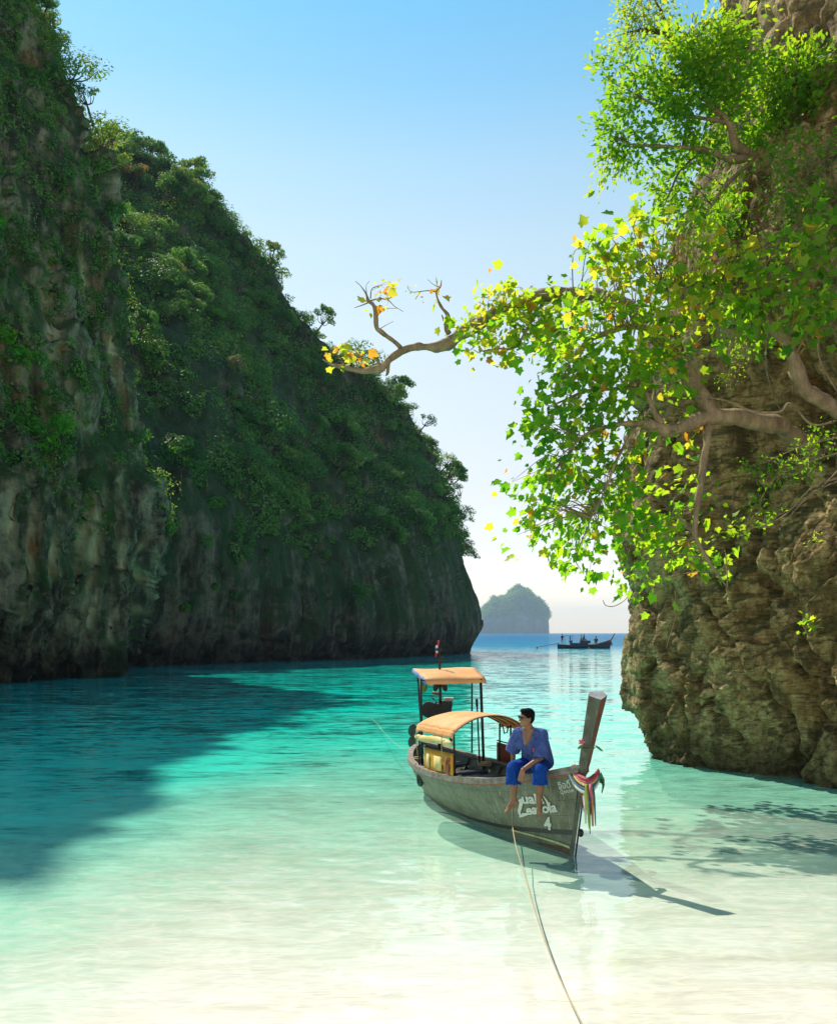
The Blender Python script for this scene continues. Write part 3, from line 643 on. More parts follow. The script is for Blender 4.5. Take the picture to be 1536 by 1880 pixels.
def grow(root, lines, regions, tv, tf, mat, size, seed, twig_mat, singles=0, single_mat=None, cam_bias=.35, droop=.5, twig_r=.016, yellow=0.0, spreadc=.34, leaf_n=22, label_orange=.04, dens=1.0, tilt=None):
    """regions: (cx, cy, rx, ry, Y, dY, clusters, tint shift). Each cluster is a spray of leaves on a twig that starts from the nearest limb."""
    rng = np.random.default_rng(seed); L = np.concatenate([l[:, :3] for l in lines]); tw = MB(); pos, nrm, tip, sz, ti = [], [], [], [], []
    for cx_, cy_, rx, ry, Y, dY, num, tsh in regions:
        dY *= .6
        if tilt: Y = tilt(cx_, cy_, Y)
        for _ in range(max(2, int(num * dens + .5))):
            a, r = rng.random() * 2 * math.pi, math.sqrt(rng.random())
            c = P(cx_ + rx * r * math.cos(a), cy_ + ry * r * math.sin(a), Y + dY * (rng.random() * 2 - 1))
            d = np.linalg.norm(L - c, axis=1); j = np.argmin(d + .9 * rng.random(len(d))); s = L[j]
            ln = np.linalg.norm(c - s); mid = s * .5 + c * .5 + np.array([0, 0, .16 * ln]) + rng.normal(size=3) * .15 * ln
            cv = spline([s, mid, c], 4 if ln < 1.2 else 6)
            tw.tube(cv, np.linspace(twig_r * (1 + .35 * ln), twig_r * .35, len(cv)), 4, 0, False)
            k = max(4, int(leaf_n * (.5 + rng.random())))
            # leaves sit round the outer part of the twig
            o = rng.normal(size=(k, 3)) * spreadc * np.array([1, 1, .75]); pc = c + o - np.array([0, 0, .25 * spreadc])
            out = unit(c - s + np.array([0, 0, .2])); up = np.array([0, 0, 1.0])
            nn = unit(SUN * .85 + rng.normal(size=(k, 3)) * .55 + np.array([0, -.1, .1]) + out * .1)
            tp = unit(unit(o) * .5 + out * .5 + np.array([0, 0, -droop]) + rng.normal(size=(k, 3)) * .3)
            pos.append(pc); nrm.append(nn); tip.append(tp); sz.append(size * (.42 + .95 * rng.random(k) ** 1.2))
            t = rng.normal(size=k) * .17 + .42 + tsh + .12 * rng.normal(); ora = rng.random(k) < label_orange
            ti.append(np.where(ora, .95 + .1 * rng.random(k), np.clip(t, 0, .9)))
    pos = np.concatenate(pos); nrm = np.concatenate(nrm); tip = np.concatenate(tip); sz = np.concatenate(sz); ti = np.concatenate(ti)
    X = unit(np.cross(tip, nrm)); Z = np.cross(X, tip); Z *= np.sign(Z[:, 2:3] + 1e-9)
    big = np.argsort(-sz / pos[:, 1])[:singles]; rest = np.setdiff1d(np.arange(len(pos)), big)
    V, Fc = scatter(tv, tf, pos[rest], X[rest], tip[rest], Z[rest], sz[rest], rng.normal(size=len(rest)) * 1.1 + .9)
    o = obj('foliage', V, Fc, mat, root, True, None, np.repeat(ti[rest], len(tv))); tag(o, kind='stuff')
    if tw.n: tag(tw.build('twig_spray', twig_mat, root), kind='stuff')
    if singles:
        rg = np.random.default_rng(seed + 1); meshes = []
        for q_ in range(4):
            v = tv.copy(); v[:, 2] += (rg.random() * .5 - .1) * v[:, 0] ** 2 + (rg.random() - .5) * .35 * v[:, 1] ** 2; v[:, :2] *= 1 + .06 * rg.normal(size=v[:, :2].shape)
            meshes.append(np_mesh('leaf', v, tf, single_mat, True))
        org = ORIGIN[root]
        for j, i in enumerate(big):
            l = bpy.data.objects.new('leaf', meshes[j % 4]); COL.objects.link(l); l.parent = root
            R = Matrix(np.stack([X[i], tip[i], Z[i]], 1).tolist()); l.matrix_local = Matrix.Translation(Vector(pos[i] - org)) @ R.to_4x4() @ Matrix.Scale(sz[i], 4)
    return len(pos)

# the big-leaved tree with the long bare limb
bt = thing('leaning_tree', P(1500, 815, 20.6), 'big tree with lobed green and yellow leaves and one long bare limb', 'tree')
tr, lines = MB(), []
lines.append(limb(tr, [(1500, 835, 20.9, .19), (1440, 790, 20.3, .19), (1375, 768, 20.0, .17), (1315, 762, 19.8, .17), (1292, 730, 19.8, .19), (1262, 690, 19.9, .2), (1228, 650, 20.1, .18)]))
tr.build('trunk', M_BARK, bt)
lb = MB(); lines.append(limb(lb, [(1228, 650, 20.1, .2), (1190, 600, 20.6, .17), (1140, 562, 21, .16), (1090, 545, 21.3, .15), (1040, 538, 21.5, .145), (985, 545, 21.6, .14), (930, 567, 21.7, .13), (885, 590, 21.8, .125), (850, 610, 21.8, .12), (815, 632, 21.8, .115), (790, 637, 21.8, .1), (765, 640, 21.8, .1), (740, 645, 21.8, .095), (716, 660, 21.8, .085), (697, 677, 21.8, .085), (670, 681, 21.8, .06), (640, 677, 21.8, .05), (612, 671, 21.8, .03), (592, 660, 21.8, .014)], 8, 5))
for pts in ([(738, 642, 21.8, .06), (722, 625, 21.8, .055), (702, 610, 21.7, .052), (692, 602, 21.7, .05), (690, 580, 21.7, .045), (685, 560, 21.6, .042), (676, 552, 21.6, .045), (672, 540, 21.6, .022), (662, 525, 21.6, .012), (652, 516, 21.6, .006)],
            [(678, 554, 21.6, .022), (664, 560, 21.6, .014), (650, 565, 21.6, .006)], [(680, 552, 21.6, .022), (695, 549, 21.6, .016), (712, 551, 21.5, .012), (724, 562, 21.5, .008), (740, 572, 21.5, .005)], [(680, 548, 21.6, .018), (683, 530, 21.6, .011), (700, 523, 21.6, .005)], [(673, 540, 21.6, .012), (672, 525, 21.6, .006), (678, 516, 21.6, .004)],
            [(690, 577, 21.7, .014), (706, 567, 21.7, .009), (728, 566, 21.7, .005)], [(697, 604, 21.7, .012), (712, 595, 21.7, .007), (722, 590, 21.7, .004)],
            [(825, 612, 21.8, .055), (819, 600, 21.8, .06), (822, 580, 21.8, .045), (812, 565, 21.8, .04), (804, 550, 21.7, .03), (800, 535, 21.7, .026), (808, 526, 21.7, .018), (810, 514, 21.7, .008)], [(800, 536, 21.7, .018), (788, 533, 21.7, .013), (770, 535, 21.6, .01), (755, 536, 21.6, .007), (748, 528, 21.6, .004)],
            [(806, 527, 21.7, .014), (795, 522, 21.7, .008), (785, 513, 21.7, .004)], [(772, 535, 21.6, .008), (762, 550, 21.6, .004)], [(815, 588, 21.8, .03), (811, 578, 21.8, .015)], [(712, 668, 21.8, .05), (711, 684, 21.8, .045), (708, 690, 21.8, .02)], [(700, 672, 21.8, .04), (692, 662, 21.8, .03), (686, 660, 21.8, .012)],
            [(655, 680, 21.8, .014), (655, 655, 21.8, .009), (657, 640, 21.8, .004)], [(635, 676, 21.8, .016), (622, 655, 21.8, .01), (605, 645, 21.8, .005)], [(1080, 548, 21.2, .05), (1060, 560, 21.0, .04), (1045, 590, 20.9, .03)]):
    lines.append(limb(lb, pts, 5, 4, .15))
lb.build('limb', M_BARK, bt)
def more(pts, n=7):
    m_ = MB(); lines.append(limb(m_, pts, n, 6)); return m_.build('limb', M_BARK, bt)
more([(1560, 770, 19.4, .17), (1510, 735, 19.3, .16), (1475, 712, 19.2, .14), (1458, 670, 19.2, .125), (1440, 630, 19.2, .12), (1412, 590, 19.3, .11), (1385, 550, 19.5, .1), (1340, 530, 19.7, .08), (1280, 525, 19.9, .06), (1200, 520, 20.1, .03)])
more([(1300, 775, 19.8, .085), (1296, 820, 19.6, .075), (1290, 870, 19.5, .07), (1280, 930, 19.4, .06), (1277, 985, 19.3, .045), (1300, 1030, 19.2, .035), (1335, 1080, 19.2, .015)])
more([(1315, 765, 19.8, .15), (1275, 775, 19.7, .14), (1230, 790, 19.6, .12), (1190, 778, 19.6, .1), (1160, 775, 19.6, .06), (1115, 782, 19.6, .04), (1070, 800, 19.6, .025), (1030, 850, 19.6, .015)])
more([(1212, 778, 19.6, .07), (1195, 745, 19.6, .065), (1175, 715, 19.7, .05), (1120, 715, 19.8, .04), (1070, 720, 19.9, .03), (1010, 745, 19.9, .015)])
more([(1228, 650, 20.1, .14), (1200, 610, 20.0, .1), (1150, 600, 19.9, .07), (1090, 620, 19.8, .05), (1050, 660, 19.8, .03), (1030, 700, 19.8, .015)])
more([(1000, 545, 21.5, .04), (975, 590, 21.2, .03), (945, 637, 21.1, .025), (915, 640, 21, .02), (880, 645, 21, .01)], 5)
more([(1165, 780, 19.6, .04), (1130, 850, 19.4, .03), (1110, 900, 19.3, .022), (1085, 950, 19.2, .014)], 5)
REG = [(925, 545, 40, 22, 21.4, .5, 12, .35), (880, 610, 36, 34, 21.4, .5, 14, .3), (950, 590, 55, 40, 21.2, .6, 24, .25), (1010, 560, 50, 28, 21.2, .6, 14, .2), (940, 640, 40, 14, 21, .3, 6, .2), (1010, 610, 45, 35, 21, .5, 14, .15),
       (1110, 455, 40, 40, 20.5, .8, 16, .15), (1180, 440, 60, 45, 20.4, 0.9, 16, 0.17), (1260, 430, 60, 45, 20.2, 0.9, 16, 0.22), (1330, 470, 60, 40, 20, 0.9, 14, 0.27), (1190, 510, 100, 45, 20.2, 1, 26, 0.27), (1300, 520, 90, 45, 19.8, 1, 23, 0.27), (1390, 510, 70, 55, 19.4, 0.9, 18, 0.07), (1480, 520, 60, 80, 18.6, .9, 34, -.05), (1500, 430, 40, 40, 18.6, .9, 10, -.1),
       (1120, 580, 75, 50, 20.3, 0.8, 20, 0.22), (1230, 590, 80, 45, 19.9, 0.8, 20, 0.17), (1330, 590, 60, 40, 19.5, 0.8, 13, -0.03), (1430, 590, 50, 30, 19, .7, 14, -.1), (1050, 640, 40, 50, 19.9, .6, 18, .05), (1110, 660, 60, 45, 19.8, .7, 28, .05), (1190, 650, 55, 40, 19.8, .7, 22, .1), (1240, 700, 30, 30, 19.7, .5, 7, .0),
       (1040, 720, 45, 45, 19.8, .6, 16, -.08), (1110, 740, 50, 40, 19.6, .6, 16, -.05), (1010, 790, 45, 45, 19.6, .5, 14, -.1), (1080, 810, 50, 50, 19.5, .6, 18, -.08), (980, 880, 42, 32, 19.5, .4, 11, -.05), (1050, 880, 60, 40, 19.4, .5, 16, -.08), (1130, 850, 45, 60, 19.3, .5, 14, -.1), (1010, 935, 42, 30, 19.4, .4, 9, .0), (1090, 940, 50, 45, 19.2, .5, 14, -.05),
       (966, 985, 24, 30, 19.3, .3, 6, .1), (1055, 1000, 30, 30, 19.2, .3, 6, -.1), (1075, 1040, 25, 18, 19.2, .3, 4, -.1), (1150, 930, 45, 50, 19.1, .5, 14, -.02), (1205, 955, 50, 35, 19.1, .4, 10, .02), (1180, 1010, 50, 25, 19.1, .4, 8, 0), (1245, 1010, 40, 25, 19.1, .4, 7, .05), (1310, 1035, 25, 22, 19.1, .3, 5, -.02), (1195, 1070, 18, 16, 19.1, .3, 3, .1), (1150, 1060, 14, 20, 19.2, .2, 2, .05),
       (1250, 890, 45, 40, 19.3, .4, 5, -.1), (1330, 950, 15, 12, 19.1, .2, 2, .2), (1210, 790, 40, 30, 19.5, .4, 5, .05)]
nl = grow(bt, lines, REG, LOBE_V, LOBE_F, M_BIGLEAF, .185, 401, M_BARK, 300, M_BIGLEAF_ONE, .35, .55, .010, 0, .29, 9, .03, .92, lambda x, y, Y: Y if x < 1030 or Y < 19 else Y * .25 + .75 * (18.9 + (y - 420) / 640 * 1.7))
# the last autumn leaves on the bare end of the long limb
grow(bt, [l for l in lines[1:19]], [(620, 652, 30, 16, 21.8, .2, 7, .6), (668, 648, 10, 12, 21.8, .1, 2, .6), (690, 540, 28, 22, 21.6, .1, 3, .6), (800, 545, 10, 14, 21.7, .1, 1, .6)], LOBE_V, LOBE_F, M_BIGLEAF, .19, 402, M_BARK, 0, None, .3, .4, .006, 0, .14, 4, .35)
grow(bt, [l for l in lines[1:19]], [(690, 540, 45, 26, 21.6, .1, 6, .55), (755, 535, 12, 8, 21.6, .1, 2, .6)], LOBE_V, LOBE_F, M_BIGLEAF, .11, 403, M_BARK, 0, None, .3, .4, .004, 0, .08, 1, .3)

# the small-leaved tree above it
st = thing('cliff_tree', P(1432, 445, 22.5), 'small leaved bright green tree with a reddish trunk, overhanging at the top right', 'tree')
tr, sl = MB(), []
sl.append(limb(tr, [(1440, 470, 22.9, .15), (1422, 420, 22.6, .14), (1410, 370, 22.4, .14), (1398, 320, 22.2, .15), (1380, 296, 22.0, .14)])); tr.build('trunk', M_BARK, st)
for pts in ([(1385, 300, 22.1, .12), (1350, 270, 21.8, .1), (1335, 225, 21.6, .08), (1300, 190, 21.5, .06), (1275, 120, 21.4, .04), (1270, 60, 21.4, .02)], [(1380, 298, 22, .1), (1340, 292, 21.6, .08), (1290, 275, 21.3, .06), (1230, 270, 21.1, .04), (1160, 265, 21, .02), (1130, 255, 21, .01)],
            [(1395, 310, 22.1, .1), (1410, 260, 22, .08), (1405, 220, 21.9, .06), (1440, 180, 21.8, .04), (1480, 150, 21.7, .02)], [(1335, 225, 21.6, .05), (1280, 215, 21.4, .04), (1215, 200, 21.2, .03), (1160, 170, 21.1, .015)], [(1290, 275, 21.3, .03), (1250, 310, 21.2, .025), (1230, 350, 21.1, .02), (1215, 385, 21.1, .01)],
            [(1380, 298, 22, .06), (1340, 330, 21.7, .05), (1310, 370, 21.5, .03), (1290, 400, 21.5, .015)], [(1300, 190, 21.5, .04), (1240, 150, 21.3, .03), (1190, 120, 21.2, .015)], [(1405, 240, 21.9, .04), (1460, 235, 21.7, .03), (1510, 200, 21.5, .015)]):
    m_ = MB(); sl.append(limb(m_, pts, 6, 6)); m_.build('limb', M_BARK_D if pts[0][3] < .05 else M_BARK, st)
SREG = [(1290, 70, 70, 50, 21.5, .9, 34, .15), (1240, 120, 70, 50, 21.4, .9, 34, .1), (1330, 110, 70, 55, 21.6, .9, 34, .1), (1160, 130, 50, 35, 21.2, .6, 16, .0), (1190, 180, 70, 40, 21.2, .8, 28, -.05), (1280, 180, 70, 45, 21.4, .9, 32, -.05), (1370, 150, 60, 45, 21.7, .9, 26, .05), (1150, 225, 40, 40, 21, .5, 13, -.1),
        (1120, 270, 25, 30, 21, .4, 7, -.02), (1110, 315, 18, 16, 21, .3, 4, .3), (1170, 285, 40, 25, 21, .4, 9, .0), (1220, 240, 55, 40, 21.1, .8, 22, -.05), (1250, 290, 55, 35, 21.1, .7, 16, .05), (1235, 345, 45, 35, 21.1, .6, 13, -.02), (1300, 250, 60, 40, 21.3, .8, 20, -.1), (1290, 330, 55, 40, 21.4, .7, 16, -.05), (1330, 380, 50, 40, 21.6, .6, 14, -.15), (1260, 390, 55, 25, 21.3, .6, 12, .0),
        (1440, 130, 60, 40, 21.7, .8, 24, .1), (1490, 150, 45, 50, 21.6, .8, 20, .0), (1510, 110, 40, 40, 21.2, .7, 14, .1), (1400, 270, 50, 30, 21.9, .6, 16, -.1), (1460, 200, 50, 35, 21.4, .6, 16, -.05), (1510, 190, 35, 50, 21.2, .6, 14, .05), (1460, 90, 40, 30, 21.6, .5, 10, .1), (1470, 270, 50, 25, 21.3, .5, 10, -.15), (1430, 190, 60, 30, 21.8, .7, 18, .0), (1500, 230, 35, 30, 21.4, .6, 10, .05), (1360, 220, 50, 40, 21.8, .7, 16, -.05), (1100, 112, 12, 8, 21, .2, 3, .0), (1340, 40, 60, 25, 21.8, .7, 12, .25)]
grow(st, sl, SREG, OVAL_V, OVAL_F, M_SMALLLEAF, .16, 411, M_BARK_D, 0, None, .3, .25, .009, 0, .23, 46, .0, .46, lambda x, y, Y: Y - 21.3 + 20.7 + (y - 60) / 340 * 1.5)
pt = thing('pale_tree', P(1240, 90, 26.5), 'hazy yellow green treetop behind the small leaved tree, cut by the top of the frame', 'tree')
tr, pl = MB(), []
pl.append(limb(tr, [(1330, 190, 27.2, .14), (1280, 120, 26.8, .11), (1235, 75, 26.5, .08), (1190, 55, 26.3, .05), (1150, 60, 26.2, .02)])); pl.append(limb(tr, [(1235, 75, 26.5, .06), (1215, 30, 26.4, .04), (1190, -20, 26.4, .02)])); tr.build('trunk', M_BARK_D, pt)
grow(pt, pl, [(1190, 20, 50, 45, 26.3, .8, 32, .5), (1150, 65, 35, 30, 26.2, .6, 14, .5), (1215, 60, 35, 30, 26.4, .6, 12, .4), (1150, 5, 20, 25, 26.3, .5, 6, .5), (1135, 95, 14, 20, 26.2, .3, 3, .5)], OVAL_V, OVAL_F, M_SMALLLEAF, .12, 421, M_BARK_D, 0, None, .3, .3, .009, 0, .23, 26, 0)

# plants that root in the right-hand rock
def rock_plant(name, label, cat, root_px, stems, regs, size, seed, mat=None, tpl=(OVAL_V, OVAL_F), leaf_n=12, spreadc=.17, orange=0.0, bark=None, r0=.02):
    t = thing(name, P(*root_px), label, cat); ln = []; m_ = MB()
    for s_ in stems: ln.append(limb(m_, [(*p_, r0 * (1 - .8 * i / (len(s_) - 1))) for i, p_ in enumerate(s_)], 5, 6, .1))
    m_.build('stem', bark or M_BARK, t)
    if regs: grow(t, ln, regs, tpl[0], tpl[1], mat or M_SMALLLEAF, size, seed, bark or M_BARK, 0, None, .3, .3, .006, 0, spreadc, leaf_n, orange)
    return t
rock_plant('shrub', 'dark leafy shrub with long arching stems on the right rock below the big tree', 'shrub', (1540, 830, 19.2),
           [[(1545, 830, 19.2), (1480, 850, 18.8), (1420, 880, 18.6), (1390, 930, 18.6)], [(1550, 850, 19), (1500, 900, 18.6), (1440, 940, 18.6), (1400, 955, 18.6)], [(1550, 800, 19), (1470, 820, 18.7), (1400, 850, 18.7)], [(1545, 880, 18.9), (1490, 905, 18.5), (1435, 960, 18.4), (1395, 970, 18.4)]],
           [(1440, 870, 40, 25, 18.7, .4, 16, -.05), (1400, 930, 35, 20, 18.6, .3, 12, -.02), (1490, 830, 40, 30, 18.8, .4, 14, .1), (1520, 790, 25, 30, 18.8, .4, 9, .05), (1350, 970, 20, 10, 18.6, .2, 5, .2), (1390, 855, 30, 15, 18.7, .3, 7, -.1)], .10, 431)
rock_plant('shrub', 'fine leaved pale shrub in the hollow behind the big tree limbs', 'shrub', (1400, 670, 22.4), [[(1410, 700, 22.4), (1395, 650, 21.9), (1370, 630, 21.7)], [(1405, 690, 22.4), (1360, 660, 21.8), (1340, 640, 21.7)]],
           [(1365, 645, 35, 25, 21.7, .4, 18, .1), (1400, 620, 25, 18, 21.7, .4, 8, .0), (1345, 690, 15, 14, 21.6, .3, 4, .2)], .07, 432, None, (OVAL_V, OVAL_F), 14, .14)
rock_plant('shrub', 'dark green shrub in shade at the right edge under the small leaved tree', 'shrub', (1530, 380, 20.5), [[(1550, 420, 20.6), (1500, 370, 20.2), (1450, 345, 20.1)], [(1550, 400, 20.6), (1510, 320, 20.2), (1470, 300, 20.1)], [(1550, 380, 20.6), (1480, 340, 20.4), (1420, 300, 20.6)], [(1550, 440, 20.5), (1500, 430, 20.1), (1440, 425, 20.1)]],
           [(1480, 330, 60, 40, 20.1, .6, 34, -.25), (1500, 390, 45, 35, 20.1, .5, 26, -.3), (1430, 370, 40, 35, 20.4, .5, 18, -.2), (1450, 270, 50, 30, 20.3, .5, 16, -.15), (1510, 270, 30, 35, 20.0, .5, 14, -.1), (1470, 435, 50, 25, 20.0, .5, 16, -.25), (1410, 310, 30, 25, 20.8, .4, 8, -.1)], .11, 433)
rock_plant('shrub', 'clump of rust red leaves in the shade at the right edge', 'shrub', (1495, 375, 19.6), [[(1530, 385, 19.8), (1500, 365, 19.6), (1485, 358, 19.6)]], [(1492, 362, 16, 12, 19.6, .2, 5, .5)], .09, 434, None, (OVAL_V, OVAL_F), 9, .1, .9)
rock_plant('seedling', 'small bright green plant alone on the bare rock at the right', 'plant', (1490, 1150, 19.5), [[(1500, 1165, 19.7), (1488, 1140, 19.4)], [(1498, 1165, 19.7), (1478, 1148, 19.4)]], [(1488, 1136, 14, 8, 19.4, .15, 3, .1), (1484, 1152, 12, 6, 19.4, .15, 2, .15)], .10, 435, M_BIGLEAF, (LOBE_V, LOBE_F), 6, .1)
rock_plant('seedling', 'sprig of yellow green leaves near the right edge above the bare rock', 'plant', (1500, 985, 19.3), [[(1530, 1000, 19.5), (1500, 985, 19.2), (1480, 995, 19.2)]], [(1498, 985, 22, 8, 19.2, .2, 4, .3)], .09, 436, None, (OVAL_V, OVAL_F), 6, .1)
rock_plant('shrub', 'leafy shrub on the shaded rock between the trunk and the small leaved tree', 'shrub', (1340, 460, 22.6), [[(1350, 480, 22.6), (1320, 430, 22.2), (1290, 420, 22)], [(1350, 480, 22.6), (1370, 430, 22.2), (1380, 400, 22)]], [(1320, 430, 60, 30, 22, .5, 22, -.1), (1390, 440, 40, 30, 22, .5, 12, -.2), (1440, 480, 40, 30, 21.5, .5, 10, -.2)], .10, 437)
VINES = [('thin woody vine looping from the tree trunk across the rock hollow', [(1262, 725, 19.7), (1330, 735, 19.5), (1380, 755, 19.4), (1430, 757, 19.4), (1450, 740, 19.4), (1490, 780, 19.4), (1540, 770, 19.4)], .022),
         ('pale bare stem sweeping down to the rock from the right edge', [(1545, 875, 18.6), (1490, 895, 18.5), (1440, 945, 18.5), (1395, 968, 18.6)], .014),
         ('thin root hanging down the lower rock face below the yellow leaves', [(1238, 1085, 21), (1240, 1130, 20.9), (1228, 1170, 20.9), (1222, 1190, 20.9)], .012),
         ('bare twig curling out from the rock edge against the sky', [(1158, 1060, 23.0), (1152, 1095, 22.8), (1130, 1112, 22.6), (1112, 1112, 22.5), (1106, 1102, 22.5)], .009),
         ('dead grey branch leaning in the dark hollow at the right', [(1500, 620, 20.4), (1505, 660, 20.2), (1530, 710, 20.0), (1545, 730, 19.9)], .03),
         ('thin vine hanging over the rock from the drooping branch', [(1290, 990, 19.4), (1255, 960, 19.3), (1235, 920, 19.2), (1255, 905, 19.3), (1280, 925, 19.3)], .011),
         ('straight pale creeper crossing the dark rock beside the thick limb', [(1420, 560, 21.5), (1405, 640, 21.3), (1415, 720, 21.0), (1430, 750, 20.8)], .012)]
for lab, pts, r in VINES:
    m_ = MB(); limb(m_, [(*p_, r) for p_ in pts], 5, 7, .2); tag(m_.build('vine', M_BARK, None, True, P(*pts[0])), lab, 'vine')
# ------------------------------------------------------------------ the longtail boat
def simple(name, col, rough=.7, **kw):
    m = Mat(name); return m.done(m.bsdf(col, rough, None, **kw))
def paint_mat(name, base, dirt, light, scale=3.0):
    m = Mat(name); v = m.coords((1, 1, 1)); vz = m.coords((2.4, 2.4, .5), (.25, .2, 0))
    n1 = m.noise(scale, 6, .65, v); n2 = m.noise(7, 5, .7, vz, .4); n3 = m.noise(24, 4, .7, v)
    c = m.ramp(n1, [(.35, dirt), (.55, base)]); c = m.mix(m.ramp(n2, [(.54, 0.0), (.68, .75)]), c, light); c = m.mix(m.ramp(n3, [(.3, .5), (.42, 0.0)]), c, dirt)
    return m.done(m.bsdf(c, .62, m.bump(m.math('ADD', n3, m.math('MULTIPLY', n2, .5)), .3, .012), Specular_IOR_Level=.35))
M_OLIVE = paint_mat('weathered_olive_paint', (.165, .175, .115), (.095, .09, .06), (.34, .34, .25))
M_OLIVE2 = paint_mat('weathered_green_paint', (.14, .165, .12), (.085, .095, .068), (.28, .3, .23))
M_BROWNPAINT = paint_mat('brown_bottom_paint', (.105, .062, .03), (.05, .032, .017), (.16, .12, .07))
M_BLACK = simple('black_tar', (.010, .009, .008), .45)
M_IRON = simple('dark_iron', (.018, .017, .016), .5, Metallic=.3)
M_LIME = paint_mat('faded_lime_paint', (.52, .55, .24), (.33, .34, .15), (.62, .64, .36))
M_WOOD = weathered('grey_weathered_wood', (.12, .095, .07), (.36, .31, .25), 9, .8, .6, .02, (1, 1, 1))
M_DARKWOOD = weathered('oiled_dark_wood', (.018, .012, .008), (.06, .042, .03), 7, .6, .4, .01)
M_DECK = weathered('dark_blue_grey_plank', (.025, .024, .028), (.10, .095, .10), 8, .55, .4, .01)
M_REDWOOD = weathered('red_brown_wood', (.14, .035, .015), (.26, .075, .03), 12, .5, .3, .008, (1, 1, .25))
M_REDLINE = weathered('faded_red_paint', (.30, .07, .05), (.45, .16, .10), 8, .7, .2, .005)
M_WHITEPAINT = weathered('white_lettering_paint', (.48, .50, .42), (.74, .76, .68), 22, .7, .1, .003)
M_ENDGRAIN = weathered('bleached_end_grain', (.32, .30, .28), (.66, .63, .60), 22, .9, .7, .02)
def tarp_mat(name, a, b, trans=.25):
    m = Mat(name); n = m.noise(3.0, 5, .6, m.coords((1, 1, 1))); n2 = m.noise(5, 3, .5, m.coords((2, 2, 1)), 1.5)
    c = m.ramp(n, [(.35, a), (.65, b)]); d = m.bsdf(c, .6, m.bump(n2, .5, .03), Specular_IOR_Level=.3)
    t = m.n('ShaderNodeBsdfTranslucent', {'Color': c}).outputs[0]
    return m.done(m.n('ShaderNodeMixShader', {0: trans, 1: d, 2: t}).outputs[0])
M_ORANGE = tarp_mat('orange_tarpaulin', (.86, .40, .13), (.9, .50, .22))
M_ORANGEP = tarp_mat('orange_painted_canvas', (.80, .24, .015), (.72, .42, .06), .15)
M_YELLOWROLL = tarp_mat('rolled_yellow_tarp', (.70, .52, .13), (.78, .66, .32), .2)
M_BLUE = tarp_mat('blue_tarp_edge', (.05, .16, .42), (.3, .4, .55), .1)
M_ROPE = weathered('manila_rope', (.42, .30, .15), (.66, .54, .33), 60, .9, .8, .01)

BOW = np.array([2.39, 13.42]); DV = np.array([.32, -.947]); RV = np.array([-.947, -.32])
def BP(s, p, z):
    s, p, z = np.broadcast_arrays(np.asarray(s, float), np.asarray(p, float), np.asarray(z, float))
    return np.stack([BOW[0] - DV[0] * s + RV[0] * p, BOW[1] - DV[1] * s + RV[1] * p, z], -1)
TT = [0, .35, .7, 1, 1.5, 2, 3, 4, 5, 5.8, 6.4, 6.8, 7.0, 7.15]
def smooth_tab(ts, vs):
    fine = np.linspace(ts[0], ts[-1], 160); v = np.interp(fine, ts, vs)
    for _ in range(14): v[1:-1] = (v[:-2] + 2 * v[1:-1] + v[2:]) / 4
    return lambda t: np.interp(t, fine, v)
BF = smooth_tab(TT, [.055, .20, .33, .43, .57, .70, .87, .95, .91, .77, .58, .40, .25, .06])
GF = smooth_tab(TT, [1.37, 1.27, 1.17, 1.10, .99, .90, .80, .75, .73, .74, .78, .83, .87, .90])
KF = smooth_tab(TT, [-.06, -.08, -.10, -.12, -.16, -.20, -.25, -.26, -.25, -.2, -.1, .05, .15, .25])
def HULL(t, w, side, off=0.0):
    t = np.asarray(t, float); w = np.asarray(w, float); t, w = np.broadcast_arrays(t, w)
    z = KF(t) + (GF(t) - KF(t)) * w
    e = .48 + .36 * np.exp(-t / .6)
    p = BF(t) * np.maximum(w, 1e-4) ** e + off
    s = t + .37 * (1 - z / 1.37) * np.exp(-t / 1.1)
    return BP(s, side * p, z)

def INW(t, z): return BF(t) * max((z - KF(t)) / (GF(t) - KF(t)), .02) ** (.48 + .36 * math.exp(-t / .6)) - .05
boat = thing('longtail_boat', (*BP(4, 0, 0)[:2], 0), 'weathered olive green wooden longtail boat with two orange canopies moored in the shallows', 'boat')
ts = np.linspace(0, 7.15, 70)
inner = MB()
for sd in (1, -1): inner.grid(HULL(ts[:, None], np.linspace(0, .985, 12)[None], sd, -.012), 0, sd > 0)
hull = inner.build('hull', M_DARKWOOD, boat)
WB = [(0, .118, M_BROWNPAINT), (.12, .258, M_OLIVE2), (.26, .315, M_BLACK), (.317, .478, M_OLIVE), (.48, .648, M_OLIVE), (.65, .818, M_OLIVE), (.82, .985, M_OLIVE2)]
for sd in (1, -1):
    for k, (w0, w1, mt) in enumerate(WB):
        G = HULL(ts[:, None], np.linspace(w0, w1, 4)[None], sd, .008 + .0018 * (k % 2) + (.004 if mt is M_BLACK else 0))
        if sd < 0: G = G[::-1]
        m_ = MB(); m_.slab(G[:, ::-1], .02); m_.build('plank', mt, hull, False)
    # thin lime line that runs up from the forefoot
    tl = np.linspace(.02, 1.7, 24); wl = .105 + .13 * np.clip(tl / 1.7, 0, 1) ** .9
    G = np.stack([HULL(tl, wl + dw, sd, .03) for dw in (0, .028)], 1); G = G if sd > 0 else G[::-1]
    m_ = MB(); m_.slab(G[:, ::-1], .008); m_.build('painted_line', M_LIME, hull)
